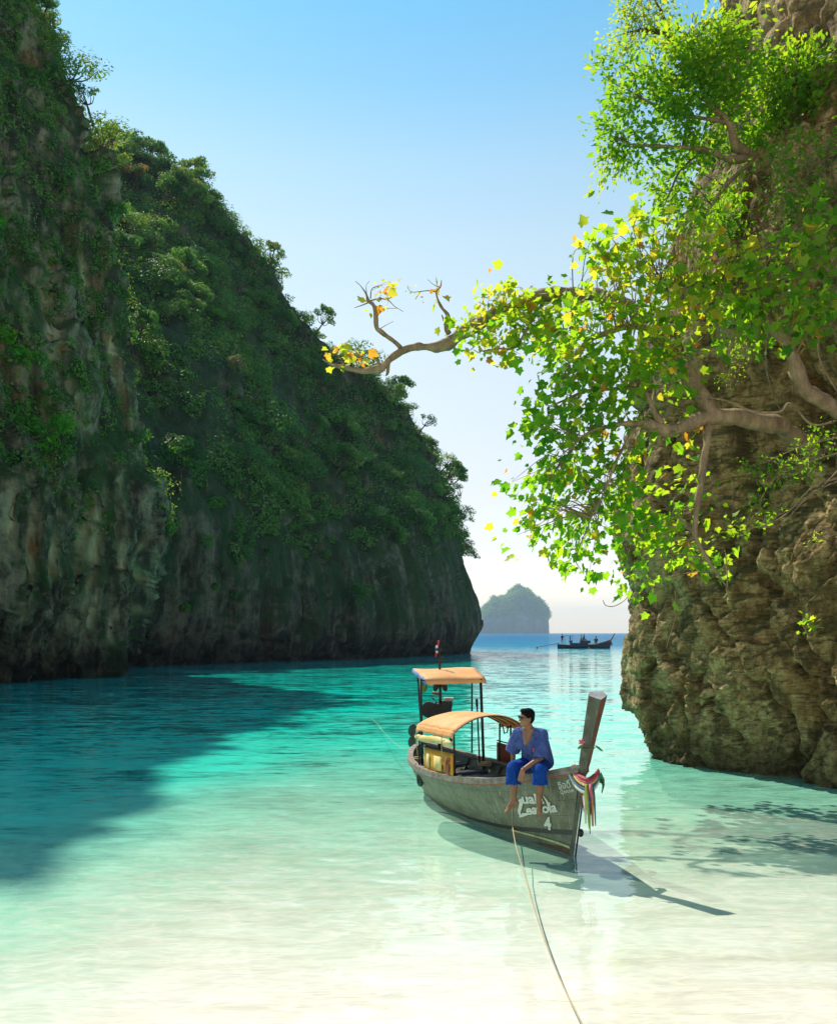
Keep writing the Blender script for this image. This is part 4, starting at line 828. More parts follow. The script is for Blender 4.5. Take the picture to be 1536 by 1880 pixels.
# gunwales and the red rubbing strip below them
for sd in (1, -1):
    for nm, w_, wid, hgt, o_, mt in (('gunwale', 1.0, .12, .055, -.035, M_WOOD), ('rubbing_strip', .955, .045, .05, .022, M_WOOD), ('stripe', .925, .02, .022, .02, M_REDLINE)):
        c = HULL(ts, np.full_like(ts, w_), sd, o_); out = unit(np.gradient(c, axis=0)); lat = unit(np.cross(out, [0, 0, 1])) * (1 if sd < 0 else -1); lat *= np.sign((lat[:, :2] @ RV)[:, None] * sd + 1e-9)
        up = np.array([0, 0, 1.0]); ring = [c + lat * wid / 2 * a + up * hgt / 2 * b for a, b in ((-1, -1), (1, -1), (1, 1), (-1, 1), (-1, -1))]
        G = np.stack(ring, 1); m_ = MB(); m_.grid(G, 0, sd < 0); m_.add(G[0, :4], [[0, 1, 2, 3]]); m_.add(G[-1, :4], [[3, 2, 1, 0]]); m_.build(nm, mt, hull, False)
# floor and thwarts
fl = np.linspace(.5, 6.7, 24); qs = np.linspace(-.8, .8, 8)
G = np.array([[BP(t, q_ / .8 * INW(t, .09), .12) for q_ in qs] for t in fl]); m_ = MB(); m_.slab(G, .03); m_.build('floor', M_DARKWOOD, boat, False)
G = np.array([[BP(t + .02, q_ * INW(t, GF(t) - .16), GF(t) - .12) for q_ in (-1, -.5, 0, .5, 1)] for t in np.linspace(.12, .75, 6)]); m_ = MB(); m_.slab(G, .03); m_.build('foredeck', M_DARKWOOD, boat, False)
for t in (1.55, 2.15, 2.75, 3.35, 3.95, 4.6, 5.3, 6.1):
    ww = .15 if t != 3.95 else .2; z_ = GF(t) - .2; b_ = min(INW(t - ww, z_ - .04), INW(t + ww, z_ - .04))
    G = np.array([[BP(t + a, c * b_, z_ + .004 * math.sin(9 * c)) for c in np.linspace(-1, 1, 6)] for a in (-ww, 0, ww)]); m_ = MB(); m_.slab(G, .04); m_.build('thwart', M_WOOD if t in (3.35, 3.95) else M_DECK, boat, False)
for t in (6.05, 6.5): 
    b_ = min(INW(t - .22, GF(t) - .2), INW(t + .22, GF(t) - .2)); G = np.array([[BP(t + a, c * b_, GF(t) - .16) for c in np.linspace(-1, 1, 6)] for a in (-.22, 0, .22)]); m_ = MB(); m_.slab(G, .04); m_.build('stern_deck', M_DECK, boat, False)
for t in np.arange(1.2, 6.6, .6):
    for sd in (1, -1):
        m_ = MB(); m_.tube(HULL(t, np.linspace(.4, .93, 7), sd, -.06), .022, 5); m_.build('frame', M_DARKWOOD, boat, False)
# stem post: a kite-shaped timber with its sharp edge forward
path = [(.40, -.10), (.385, -.02), (.2, .65), (.03, 1.22), (-.02, 1.42), (-.2, 1.92), (-.40, 2.42)]
half = [.03, .03, .034, .045, .09, .118, .145]; fwd = [.055, .055, .055, .055, .065, .07, .075]
rings = []
for (s_, z_), h_, f_ in zip(path, half, fwd):
    c = BP(s_ - .02, 0, z_); d3 = np.array([*DV, 0]); r3 = np.array([*RV, 0]); k = .16 if z_ > 2.3 else 0
    rings.append([c + d3 * f_ + [0, 0, -k * .35], c + r3 * h_ + [0, 0, 0], c + r3 * h_ * .75 - d3 * f_ * .9 + [0, 0, k * .35], c - r3 * h_ * .75 - d3 * f_ * .9 + [0, 0, k * .35], c - r3 * h_])
R_ = np.array(rings); v = R_.reshape(-1, 3); f, mi = [], []
for i in range(len(R_) - 1):
    for j in range(5): f.append([i * 5 + j, i * 5 + (j + 1) % 5, (i + 1) * 5 + (j + 1) % 5, (i + 1) * 5 + j]); mi.append(0 if j in (0, 1, 2) else 1)
b5 = (len(R_) - 1) * 5; f.append([b5 + j for j in range(5)]); mi.append(2); f.append([4, 3, 2, 1, 0]); mi.append(0)
mb_ = MB(); mb_.v = [v]; mb_.f = f; mb_.m = mi; mb_.n = len(v)
stem = mb_.build('stem_post', [paint_mat('dark_post_paint', (.085, .10, .07), (.05, .055, .04), (.17, .19, .14)), weathered('brown_post_paint', (.07, .022, .012), (.15, .05, .028), 9, .55, .3, .008, (1, 1, .3)), M_ENDGRAIN], boat, False)
m_ = MB(); m_.tube([BP(-.005 + .31 * (1 - z / 1.2), 0, z) + np.array([*DV, 0]) * .055 for z in np.linspace(-.25, 1.0, 8)], .014, 6); m_.build('stem_iron', M_IRON, stem)
m_ = MB(); m_.ell(BP(.2, -.03, .37) + np.array([*DV, 0]) * .06, (.045, .045, .06)); m_.build('bow_bolt', M_IRON, stem)

# lettering on the bow planks: outline text laid on the planking
gt, gw = np.meshgrid(np.linspace(.05, 2.6, 520), np.linspace(.1, .97, 260), indexing='ij'); HG = HULL(gt, gw, 1, .030)
HPX = CX + F * HG[..., 0] / HG[..., 1]; HPY = HY - F * (HG[..., 2] - CAMH) / HG[..., 1]
from mathutils.kdtree import KDTree
kd = KDTree(HPX.size)
for i, (a, b) in enumerate(zip(HPX.ravel(), HPY.ravel())): kd.insert((a, b, 0), i)
kd.balance(); HGf = HG.reshape(-1, 3)
def on_hull(a, b): return HGf[kd.find((a, b, 0))[1]]
def text_verts(body, bold=.02):
    c = bpy.data.curves.new('t', 'FONT'); c.body = body; c.size = 1.0; c.offset = bold; c.resolution_u = 3
    o = bpy.data.objects.new('t', c); COL.objects.link(o); dg = bpy.context.evaluated_depsgraph_get()
    me = bpy.data.meshes.new_from_object(o.evaluated_get(dg)); v = np.array([x.co[:] for x in me.vertices]); f = [list(p_.vertices) for p_ in me.polygons]
    bpy.data.objects.remove(o); bpy.data.curves.remove(c); bpy.data.meshes.remove(me); return v, f
def letter(body, x0, y0, wpx, hpx, slope, bold=.03, lean=0.0, nm='lettering'):
    v, f = text_verts(body, bold); x = (v[:, 0] - v[:, 0].min()) / np.ptp(v[:, 0]); y = (v[:, 1] - v[:, 1].min()) / np.ptp(v[:, 1])
    pts = np.array([on_hull(x0 + a * wpx + b * lean, y0 - b * hpx + a * slope) for a, b in zip(x, y)]); m_ = MB(); m_.add(pts, f)
    o = m_.build(nm, M_WHITEPAINT, hull, False); return o
letter('uala', 959, 1476, 40, 19, 0, .035, -4)
letter('eazola', 967, 1497, 56, 19, -6, .035, -4)
letter('4', 999, 1524, 13, 24, 0, .04, -2)
letter('จือดี', 1025, 1450, 22, 15, -4, .012, -3); letter('ปุ๋ยปล', 1029, 1460, 24, 10, -4, .012, -2)
def stroke(pp, r):
    c = np.array([on_hull(a, b) for a, b in spline(pp, 5)]); n_ = len(c); wv = np.interp(np.linspace(0, 1, n_), np.linspace(0, 1, len(r)), r)
    tg = unit(np.gradient(c, axis=0)); nr = np.array([-.76, -.62, -.15]); sd_ = unit(np.cross(tg, nr)); G = np.stack([c - sd_ * wv[:, None], c + sd_ * wv[:, None]], 1)
    m_ = MB(); m_.slab(G, .004); m_.build('lettering', M_WHITEPAINT, hull, False)
stroke([(950, 1474), (957, 1470), (955, 1480), (953, 1492), (956, 1499)], [.02, .035, .035, .03, .01]); stroke([(953, 1500), (960, 1496), (971, 1494)], [.01, .03, .012]); stroke([(997, 1462), (1004, 1472), (1009, 1487), (1014, 1490)], [.008, .02, .018, .006])

# low arched canopy amidships
def canopy_z(s_): return 1.84 - .03 * (s_ - 2.95)
G = []
def cfront(q_): return 3.42 - .42 * q_
for a_ in np.linspace(0, 1, 12):
    row = []
    for q_ in np.linspace(-1, 1, 19):
        s_ = cfront(q_) * (1 - a_) + 4.98 * a_; p_ = q_ * .86; z_ = canopy_z(s_) - .235 * abs(q_) ** 2.3 - .012 * (1 + math.cos(6 * math.pi * a_)) * .5 + .008 * math.sin(17 * s_ + 5 * q_)
        row.append(BP(s_, p_, z_))
    G.append(row)
G = np.array(G); m_ = MB(); m_.slab(G, .012); can = m_.build('canopy', M_ORANGE, boat)
for sd, dp in ((1, .12), (-1, .10)):
    e_ = G[:, -1 if sd > 0 else 0]; E = np.stack([e_ + np.array([*RV, 0]) * sd * .012 * k + np.array([0, 0, -dp * k / 3]) + np.array([0, 0, .01]) * np.sin(np.arange(12) * 2.1)[:, None] * (k == 3) for k in range(4)], 1)
    m_ = MB(); m_.slab(E if sd > 0 else E[::-1], .008); m_.build('valance', M_ORANGE, can)
rl = [BP(s_, .9, canopy_z(s_) - .27 - .19 - .02 * math.sin(3 * s_)) for s_ in np.linspace(3.02, 4.96, 14)]
m_ = MB(); m_.tube(rl, [.03] + [.06 + .008 * math.sin(i * 2.3) for i in range(12)] + [.03], 9); m_.build('rolled_tarp', M_YELLOWROLL, can)
for s_ in (3.35, 4.75): m_ = MB(); m_.tube([BP(s_, .965, canopy_z(s_) - .3), BP(s_, .965, canopy_z(s_) - .55), BP(s_ + .02, .93, .98)], .008, 5); m_.build('tie_cord', M_ROPE, can)
for k_ in (.02, .34, .66, .98):
    hp_ = [(cfront(q_) * (1 - k_) + 4.98 * k_, q_) for q_ in np.linspace(-1, 1, 15)]; m_ = MB(); m_.tube([BP(s_, q_ * .84, canopy_z(s_) - .025 - .235 * abs(q_) ** 2.3) for s_, q_ in hp_], .014, 5); m_.build('canopy_hoop', M_IRON, can)
for s_, p_ in ((3.02, .86), (4.93, .84), (3.85, -.86), (4.45, -.86), (4.93, -.84)):
    z0 = GF(s_) - .05; m_ = MB(); m_.tube([BP(s_, p_ * min(1, (BF(s_) - .03) / .86), z0), BP(s_, p_, canopy_z(s_) - .28)], .02, 6); m_.build('canopy_post', M_IRON, boat)
for s_, sd in ((3.2, 1), (4.5, -1)): m_ = MB(); m_.tube([BP(s_ + .02, sd * .84, canopy_z(s_) - .30), BP(s_ + .02, sd * .82, canopy_z(s_) - .42), BP(s_ + .12, sd * .8, canopy_z(s_) - .45), BP(s_ + .2, sd * .8, canopy_z(s_) - .3)], .014, 5); m_.build('grab_bar', M_IRON, boat)
# side boards under the canopy
G = np.array([[BP(s_, .885 + .012 * math.sin(5 * s_), GF(s_) + .02 + k * .40) for k in np.linspace(0, 1, 5)] for s_ in np.linspace(3.0, 4.55, 12)]); m_ = MB(); m_.slab(G[:, ::-1], .018); sp = m_.build('side_board', M_ORANGEP, boat)
for s0, s1, mt in ((3.12, 3.3, M_REDWOOD), (3.5, 3.9, M_YELLOWROLL), (4.15, 4.3, M_YELLOWROLL)):
    G = np.array([[BP(s_, .915, GF(s_) + .06 + k * .26) for k in (0, .5, 1)] for s_ in np.linspace(s0, s1, 4)]); m_ = MB(); m_.slab(G[:, ::-1], .006); m_.build('faded_patch', mt, sp)
m_ = MB(); m_.tube([BP(s_, .9, GF(s_) + .43) for s_ in np.linspace(2.98, 4.58, 8)], .014, 5); m_.build('rail', M_IRON, sp)
G = np.array([[BP(s_, -.86, .70 + k * .42) for k in (0, .5, 1)] for s_ in np.linspace(4.47, 5.08, 5)]); m_ = MB(); m_.slab(G, .02); m_.build('side_board', M_REDWOOD, boat)
m_ = MB(); m_.tube([BP(4.45, -.86, 1.15), BP(5.1, -.86, 1.15)], .014, 5); m_.build('rail', M_IRON, boat)
# upper flat canopy over the helm
c00, c01, c10, c11 = P(782, 1247, 18.4), P(891, 1244, 18.9), P(758, 1227, 19.8), P(871, 1226, 20.2)
G = np.array([[(c00 * (1 - a) + c01 * a) * (1 - b) + (c10 * (1 - a) + c11 * a) * b + [0, 0, .02 * math.sin(6 * a) * math.sin(4 * b) + .035 * math.sin(math.pi * a) * math.sin(math.pi * b) - (.05 if b == 0 else 0)] for a in np.linspace(0, 1, 14)] for b in np.linspace(0, 1, 9)])
m_ = MB(); m_.slab(G[:, ::-1], .012); top = m_.build('awning', M_ORANGE, boat)
E = np.stack([G[0] + [0, -.01, -.02 * k] + np.array([0, 0, -.015 * k]) * np.abs(np.sin(np.arange(14) * 1.3))[:, None] for k in range(3)], 1); m_ = MB(); m_.slab(E, .008); m_.build('awning_hem', M_ORANGE, top)
for sd in (0, -1):
    e_ = G[:, sd]; E = np.stack([e_ + [(.012 if sd else -.012) * k, 0, -.045 * k] for k in range(3)], 1); m_ = MB(); m_.slab(E if sd else E[::-1], .008); m_.build('awning_hem', M_BLUE, top)
PO = [(P(772, 1246, 18.45), P(775, 1412, 18.35), .026), (P(882, 1246, 18.9), P(888, 1412, 18.85), .03), (P(766, 1232, 19.6), P(776, 1385, 19.4), .02), (P(866, 1230, 20.1), P(866, 1385, 20.0), .02)]
for a, b, r in PO: m_ = MB(); m_.tube([a, (a + b) / 2, b], r, 7); m_.build('awning_post', M_IRON, boat)
for a, b in ((PO[0][0], PO[1][0]), (PO[2][0], PO[3][0]), (PO[0][0], PO[2][0]), (PO[1][0], PO[3][0])): m_ = MB(); m_.tube([a - [0, 0, .03], b - [0, 0, .03]], .016, 6); m_.build('awning_bar', M_IRON, boat)
m_ = MB(); m_.tube([P(875, 1284, 18.5), P(880, 1400, 18.4)], .018, 6); m_.tube([P(874.6, 1283, 18.5), P(875.3, 1297, 18.5)], .03, 6); m_.build('boat_pole', M_IRON, boat)
# engine on its swivel, with the long tail shaft and propeller
E0 = P(806, 1306, 19.7)
m_ = MB(); m_.box(E0 + [.05, 0, 0], (.42, .42, .34)); m_.box(E0 + [.16, -.1, .17], (.22, .3, .12)); m_.box(E0 + [-.02, .1, -.2], (.3, .3, .12)); eng = m_.build('engine', M_IRON, boat, False)
m_ = MB(); m_.tube([E0 + [-.22, -.22, .05], E0 + [-.22, -.15, .05]], .17, 16); m_.build('flywheel', M_IRON, eng, False)
m_ = MB(); m_.tube([E0 + [.02, -.05, .2], E0 + [.02, -.05, .36], E0 + [-.14, -.08, .40]], .035, 8); m_.build('exhaust', M_REDWOOD, eng)
m_ = MB(); m_.box(E0 + [.2, -.02, .26], (.2, .22, .07)); m_.build('fuel_tank', M_ENDGRAIN, eng, False)
m_ = MB(); m_.tube([E0 + [-.15, -.24, .3], E0 + [-.05, -.3, .22], E0 + [-.28, -.3, .0], E0 + [-.2, -.28, -.25]], .018, 5); m_.build('hose', M_IRON, eng)
m_ = MB(); m_.tube([E0 + [.02, 0, -.9], E0 + [.02, 0, -.1]], .05, 8); m_.build('engine_post', M_DARKWOOD, boat)
m_ = MB(); m_.tube([P(797, 1318, 19.9), P(772, 1344, 21.2), P(757, 1351, 22)], .028, 6); sh = m_.build('tail_shaft', M_IRON, boat)
m_ = MB()
for dy in (-10.5, 10.5): m_.ell(P(757, 1351 + dy, 22), (.105, .03, .15), [[.9, .1, -.2], [-.1, 1, 0], [.2, 0, 1]])
m_.ell(P(757, 1351, 22), (.04, .06, .04)); m_.build('propeller', simple('dark_green_metal', (.02, .045, .03), .45), sh)
m_ = MB(); m_.tube([P(806, 1325, 19.7), P(808, 1280, 19.6), P(806.5, 1200, 19.6), P(806, 1178, 19.6)], [.035, .03, .022, .012], 7); m_.ell(P(809, 1193, 19.6), (.03, .03, .035)); m_.ell(P(810, 1210, 19.6), (.035, .03, .045)); pole = m_.build('flag_pole', M_DARKWOOD, boat)
for a in (801, 815): m_ = MB(); m_.ell(P(a, 1259, 19.5), (.06, .05, .13), [[.93, 0, -.35 if a < 808 else .35], [0, 1, 0], [.35 if a < 808 else -.35, 0, .93]]); m_.build('swivel_fork', M_IRON, boat)

fl = thing('flag', P(806, 1178, 19.58), 'small red white and blue flag hanging limp on the pole above the boat awning', 'flag')
for k, mt in enumerate((simple('flag_red', (.6, .06, .07), .8), simple('flag_white', (.8, .8, .8), .8), simple('flag_blue', (.05, .07, .3), .8), simple('flag_white_low', (.8, .8, .8), .8), simple('flag_red_low', (.6, .06, .07), .8))):
    y0 = [1176, 1185, 1190, 1195, 1199][k]; y1 = [1185, 1190, 1195, 1199, 1206][k]
    G = np.array([[P(803.6 - .9 * k + (a - .5) * (2.2 + 2.2 * math.sin((y - 1174) / 32 * 3.1)) + 1.2 * math.sin(y * .3), y, 19.57 + .03 * math.sin(a * 6)) for a in np.linspace(0, 1, 5)] for y in (y0, (y0 + y1) / 2, y1)])
    m_ = MB(); m_.slab(G, .004); m_.build('stripe', mt, fl)
# things lying or hanging in the boat
def coil(name, c, R, turns, r, label, mat=M_ROPE, seed=0):
    rg = np.random.default_rng(seed); pts = []
    for i in range(turns * 10):
        a = i / 10 * 2 * math.pi; k = R * (.75 + .3 * rg.random()); pts.append(np.array(c) + [k * math.cos(a), k * math.sin(a), i / (turns * 10) * .09 + .03 * rg.random()])
    m_ = MB(); m_.tube(spline(pts, 2), r, 5); o = m_.build(name, mat, None, True, c); return tag(o, label, 'rope')
coil('rope_coil', BP(5.2, -.62, .62), .14, 4, .016, 'loose coil of pale rope beside the far awning post', M_ROPE, 3); coil('rope_coil', BP(5.9, .5, .66), .15, 3, .018, 'untidy rope heap at the stern behind the orange side board', M_ROPE, 4)
m_ = MB(); m_.ell(P(777, 1262, 19.0), (.085, .06, .10)); m_.tube([P(776, 1250, 19), P(777, 1256, 19)], .03, 6); tag(m_.build('cloth_bag', simple('green_cloth', (.08, .2, .03), .8), None, True, P(777, 1262, 19)), 'green cloth bag hanging under the near corner of the awning', 'bag')
m_ = MB(); a_ = [BP(5.0, .80, .48) + np.array([*DV, 0]) * .08 * math.cos(q_) + np.array([0, 0, .11 * math.sin(q_)]) for q_ in np.linspace(0, 2 * math.pi, 17)]; m_.tube(a_, .045, 8, 0, False); m_.tube([a_[4], BP(5.0, .9, .78)], .012, 5)
tag(m_.build('fender', M_BLACK, None, True, BP(5.0, .80, .48)), 'black tyre fender hanging on the near side of the stern', 'fender')
# ribbons on the prow
gar = thing('prow_ribbons', P(1076, 1445, 13.2), 'bundle of coloured prayer ribbons tied round the prow with long tails', 'ribbons')
def cloth(name, c): return tarp_mat(name, c, tuple(min(1, x * 1.35 + .02) for x in c), .3)
RIB = {'red': cloth('ribbon_red', (.42, .06, .07)), 'pink': cloth('ribbon_pink', (.6, .16, .2)), 'yellow': cloth('ribbon_yellow', (.72, .58, .12)), 'teal': cloth('ribbon_teal', (.04, .25, .33)), 'green': cloth('ribbon_green', (.05, .17, .08)), 'white': cloth('ribbon_white', (.72, .7, .6)), 'maroon': cloth('ribbon_maroon', (.16, .03, .04)), 'orange': cloth('ribbon_orange', (.66, .26, .07)), 'blue': cloth('ribbon_blue', (.04, .16, .5)), 'lime': cloth('ribbon_lime', (.32, .4, .06))}
def strip(pts, wid, mat, ax=None, nm='ribbon'):
    c = spline(pts, 5); n_ = len(c); t_ = unit(np.gradient(c, axis=0)); wv = np.interp(np.linspace(0, 1, n_), np.linspace(0, 1, len(wid)), wid)
    a = unit(np.cross(t_, np.array([.1, -1, .1]))) if ax is None else np.tile(unit(ax), (n_, 1))
    G = np.stack([c + a * wv[:, None] * k + np.array([0, -.018, 0]) * math.cos(k * 3.1) for k in (-1, -.5, 0, .5, 1)], 1); m_ = MB(); m_.slab(G, .006); return m_.build(nm, mat, gar)
for i, (dy, mt) in enumerate(((0, 'red'), (5, 'pink'), (9, 'yellow'), (13, 'maroon'), (17, 'teal'), (22, 'white'))):
    dz = -dy * .0079; sh_ = .012 * i
    pts = [P(1052 - dy * .38, 1404, 13.62) + [0, 0, dz * .5], P(1062 - dy * .2, 1421, 13.40 - sh_) + [0, 0, dz * .95], P(1077, 1432, 13.20 - sh_) + [0, 0, dz * 1.05], P(1090, 1426, 13.34 - sh_) + [0, 0, dz * .9], P(1099 + dy * .1, 1414, 13.6) + [0, 0, dz * .6]]
    strip(pts, [.028, .036, .030, .036, .025], RIB[mt])
for x0, x1, x2, y1, w, mt, dpt in ((1079, 1080, 1081, 1498, .055, 'maroon', 13.08), (1083, 1086, 1088, 1517, .03, 'orange', 13.1), (1071, 1073, 1075, 1512, .025, 'white', 13.15), (1076, 1078, 1082, 1522, .028, 'lime', 13.03), (1081, 1082, 1083, 1531, .014, 'blue', 13.06), (1088, 1091, 1093, 1516, .018, 'teal', 13.14), (1069, 1070, 1072, 1490, .025, 'red', 13.18), (1084, 1084, 1086, 1470, .03, 'pink', 13.02)):
    strip([P(x0, 1440, dpt + .06), P(x1, (1440 * .6 + y1 * .4), dpt), P(x2, y1, dpt + .03)], [w * .7, w, w * .75, w * .45], RIB[mt], (1, .1, 0), 'ribbon_tail')
for k in range(4): strip([P(1092, 1432, 13.42), P(1102 + k * 2, 1424 + k * 4, 13.5 + .03 * k), P(1107 - k, 1440 + k * 5, 13.5)], [.02, .05, .012], RIB['green'], (.3, .2, 1), 'ribbon_bow')
def blossom(c, r, mat, label):
    m_ = MB()
    for k in range(5): a = k * 1.257; m_.ell(np.array(c) + [r * .7 * math.cos(a), -.01, r * .7 * math.sin(a)], (r * .6, r * .25, r * .4), [[math.cos(a), 0, math.sin(a)], [0, 1, 0], [-math.sin(a), 0, math.cos(a)]], 0, 8, 5)
    m_.ell(c, r * .3, None, 0, 8, 5); return tag(m_.build('flower', mat, None, True, c), label, 'flower')
blossom(P(1067, 1362, 13.2), .04, RIB['pink'], 'pink flower tucked behind the left side of the prow post')
m_ = MB(); m_.ell(P(1065, 1371, 13.2), (.05, .012, .02), [[.8, 0, .6], [0, 1, 0], [-.6, 0, .8]]); m_.ell(P(1099, 1374, 13.2), (.07, .012, .016), [[.8, 0, -.6], [0, 1, 0], [.6, 0, .8]]); m_.tube([P(1070, 1375, 13.25), P(1080, 1376, 13.2), P(1092, 1373, 13.22)], .008, 5); tag(m_.build('leaf_sprig', simple('sprig_green', (.06, .16, .03), .7), None, True, P(1080, 1376, 13.2)), 'green leaf sprig tied across the prow post', 'sprig')
# ropes
a0 = on_hull(944, 1462); a1 = on_hull(943, 1507)
rp = [a0 + [-.04, -.05, .1], a0 + [-.03, -.04, 0], a1 + [-.03, -.05, 0], P(946, 1550, 13.55), P(962, 1605, 12.42), P(987, 1690, 10.5), P(1022, 1785, 8.78), P(1068, 1880, 7.46), P(1112, 1960, 6.55)]
m_ = MB(); m_.tube(spline(rp, 8), .0075, 7); tag(m_.build('mooring_rope', M_ROPE, None, True, a1), 'pale mooring rope running from the bow over the shallows to the beach', 'rope')
m_ = MB(); m_.tube(spline([BP(6.9, .2, .82), P(735, 1372, 21), P(705, 1345, 25), P(692, 1328, 30), P(680, 1318, 34)], 6), .004, 5); tag(m_.build('stern_rope', M_ROPE, None, True, BP(6.9, .2, .82)), 'thin stern line slanting down into the turquoise water behind the boat', 'rope')
# ------------------------------------------------------------------ people
M_SKIN = weathered('brown_skin', (.19, .088, .042), (.30, .155, .078), 9, .5, .1, .003, (1, 1, 1), .4)
M_HAIR = simple('black_hair', (.006, .005, .005), .9, Specular_IOR_Level=.1)
def fabric(name, a, b):
    m = Mat(name); v = m.coords((1, 1, .55)); n = m.noise(9, 4, .55, v, 1.6); n2 = m.noise(160, 2, .6)
    return m.done(m.bsdf(m.ramp(n, [(.3, a), (.7, b)]), .85, m.bump(m.math('ADD', n, m.math('MULTIPLY', n2, .06)), 1.0, .09), Specular_IOR_Level=.1))
M_SHIRT = fabric('indigo_cotton', (.065, .10, .28), (.10, .14, .36)); M_TROUSER = fabric('royal_blue_cotton', (.006, .05, .26), (.012, .075, .36))
def cap(mb, a, b, ra, rb, n=14, k=1.0):
    a, b = np.asarray(a, float), np.asarray(b, float); mb.tube([a, a * .5 + b * .5, b], [ra, (ra + rb) / 2 * k, rb], n); mb.ell(a, ra, None, 0, n, 8); mb.ell(b, rb, None, 0, n, 8)
def fuse(name, mb, vox, mat, parent=None, base=None, smooth=6):
    """one continuous skin round overlapping volumes"""
    v = np.concatenate(mb.v); off = ORIGIN[parent] if parent is not None else np.asarray(base, float)
    tmp = bpy.data.objects.new(name, np_mesh(name, v - off, mb.f, mat)); COL.objects.link(tmp)
    r = tmp.modifiers.new('r', 'REMESH'); r.mode = 'VOXEL'; r.voxel_size = vox; r.use_smooth_shade = True
    if smooth: s_ = tmp.modifiers.new('s', 'SMOOTH'); s_.factor = .5; s_.iterations = smooth
    dg = bpy.context.evaluated_depsgraph_get(); me = bpy.data.meshes.new_from_object(tmp.evaluated_get(dg)); bpy.data.objects.remove(tmp); me.name = name
    me.materials.clear(); me.materials.append(mat)
    o = bpy.data.objects.new(name, me); COL.objects.link(o)
    if parent is not None: o.parent = parent
    else: o.location = off
    ORIGIN[o] = off; return o

class Frame:
    def __init__(s, o, f, u=(0, 0, 1)): s.o = np.array(o, float); s.f = unit(f); s.l = unit(np.cross(u, s.f)); s.u = np.cross(s.f, s.l)
    def __call__(s, f, l, u): return s.o + s.f * f + s.l * l + s.u * u
    @property
    def R(s): return [s.f, s.l, s.u]

def hand(mb, w, dirn, palm_n, side, curl=.4, k=1.0):
    """wrist w, direction of the hand, palm normal, +1/-1 for the thumb side; four fingers and a thumb of their own lengths"""
    d = unit(dirn); n = unit(np.asarray(palm_n) - d * np.dot(palm_n, d)); x = np.cross(d, n) * side
    for a in (-.026, -.009, .009, .026): cap(mb, w + x * a * .55, w + d * .085 * k + x * a, .015, .0125, 8)
    for a, L in ((.03, .074), (.010, .084), (-.010, .078), (-.029, .06)):
        b0 = w + d * .088 * k + x * a; b1 = b0 + unit(d + n * curl * .5 + x * a * 3) * L * .48; b2 = b1 + unit(d + n * curl * 1.3 + x * a * 2) * L * .3; b3 = b2 + unit(d + n * curl * 2.1) * L * .24
        cap(mb, b0, b1, .0098, .0092, 8); cap(mb, b1, b2, .0092, .0086, 8); cap(mb, b2, b3, .0086, .007, 8)
    t0 = w + d * .025 + x * .022; t1 = t0 + unit(d * .6 + x * .75 + n * .25) * .045; t2 = t1 + unit(d * .95 + x * .3 + n * .35) * .032; t3 = t2 + unit(d + n * .4) * .022
    cap(mb, t0, t1, .015, .0115, 8); cap(mb, t1, t2, .0115, .0105, 8); cap(mb, t2, t3, .0105, .008, 8)
def foot(mb, ank, dirn, sole, side):
    d = unit(dirn); s_ = unit(np.asarray(sole) - d * np.dot(sole, d)); x = np.cross(d, s_) * side
    heel = ank - d * .03 + s_ * .05; ball = ank + d * .12 + s_ * .062
    cap(mb, ank, heel, .034, .034); cap(mb, heel, ball + x * .018, .032, .026); cap(mb, heel, ball - x * .018, .03, .024); cap(mb, ank + d * .01, ball - s_ * .012, .036, .024)
    for a, L, r in ((.032, .058, .0145), (.012, .05, .0105), (-.003, .046, .010), (-.017, .042, .0095), (-.030, .036, .009)): cap(mb, ball + x * a, ball + x * a + d * L + s_ * .006, r * 1.05, r, 8)
def head(body, hair, H):
    body.ell(H(-.012, 0, .03), (.098, .076, .092), H.R, 0, 18, 12); body.ell(H(.012, 0, -.02), (.078, .066, .098), H.R, 0, 18, 12); body.ell(H(.045, 0, -.085), (.038, .042, .036), H.R); body.ell(H(.05, 0, .022), (.045, .06, .028), H.R)
    for s_ in (1, -1):
        body.ell(H(.055, .034 * s_, -.025), (.032, .026, .024), H.R); cap(body, H(-.01, .058 * s_, -.07), H(.05, .022 * s_, -.095), .022, .022); body.ell(H(-.012, .079 * s_, -.012), (.02, .009, .034), H.R); cap(body, H(.075, .014 * s_, -.032), H(.082, .012 * s_, -.034), .009, .009, 8)
    cap(body, H(.088, 0, .012), H(.104, 0, -.03), .011, .015, 8)
    body.ell(H(.083, 0, -.062), (.012, .024, .007), H.R); body.ell(H(.081, 0, -.073), (.012, .021, .008), H.R)
    hair.ell(H(-.022, 0, .048), (.103, .084, .088), H.R, 0, 18, 12); hair.ell(H(-.05, 0, .0), (.07, .079, .085), H.R, 0, 18, 12); hair.ell(H(.035, 0, .1), (.06, .062, .03), H.R); hair.ell(H(.055, .02, .088), (.035, .045, .022), H.R)
    for s_ in (1, -1): hair.ell(H(-.012, .07 * s_, .03), (.03, .012, .04), H.R)

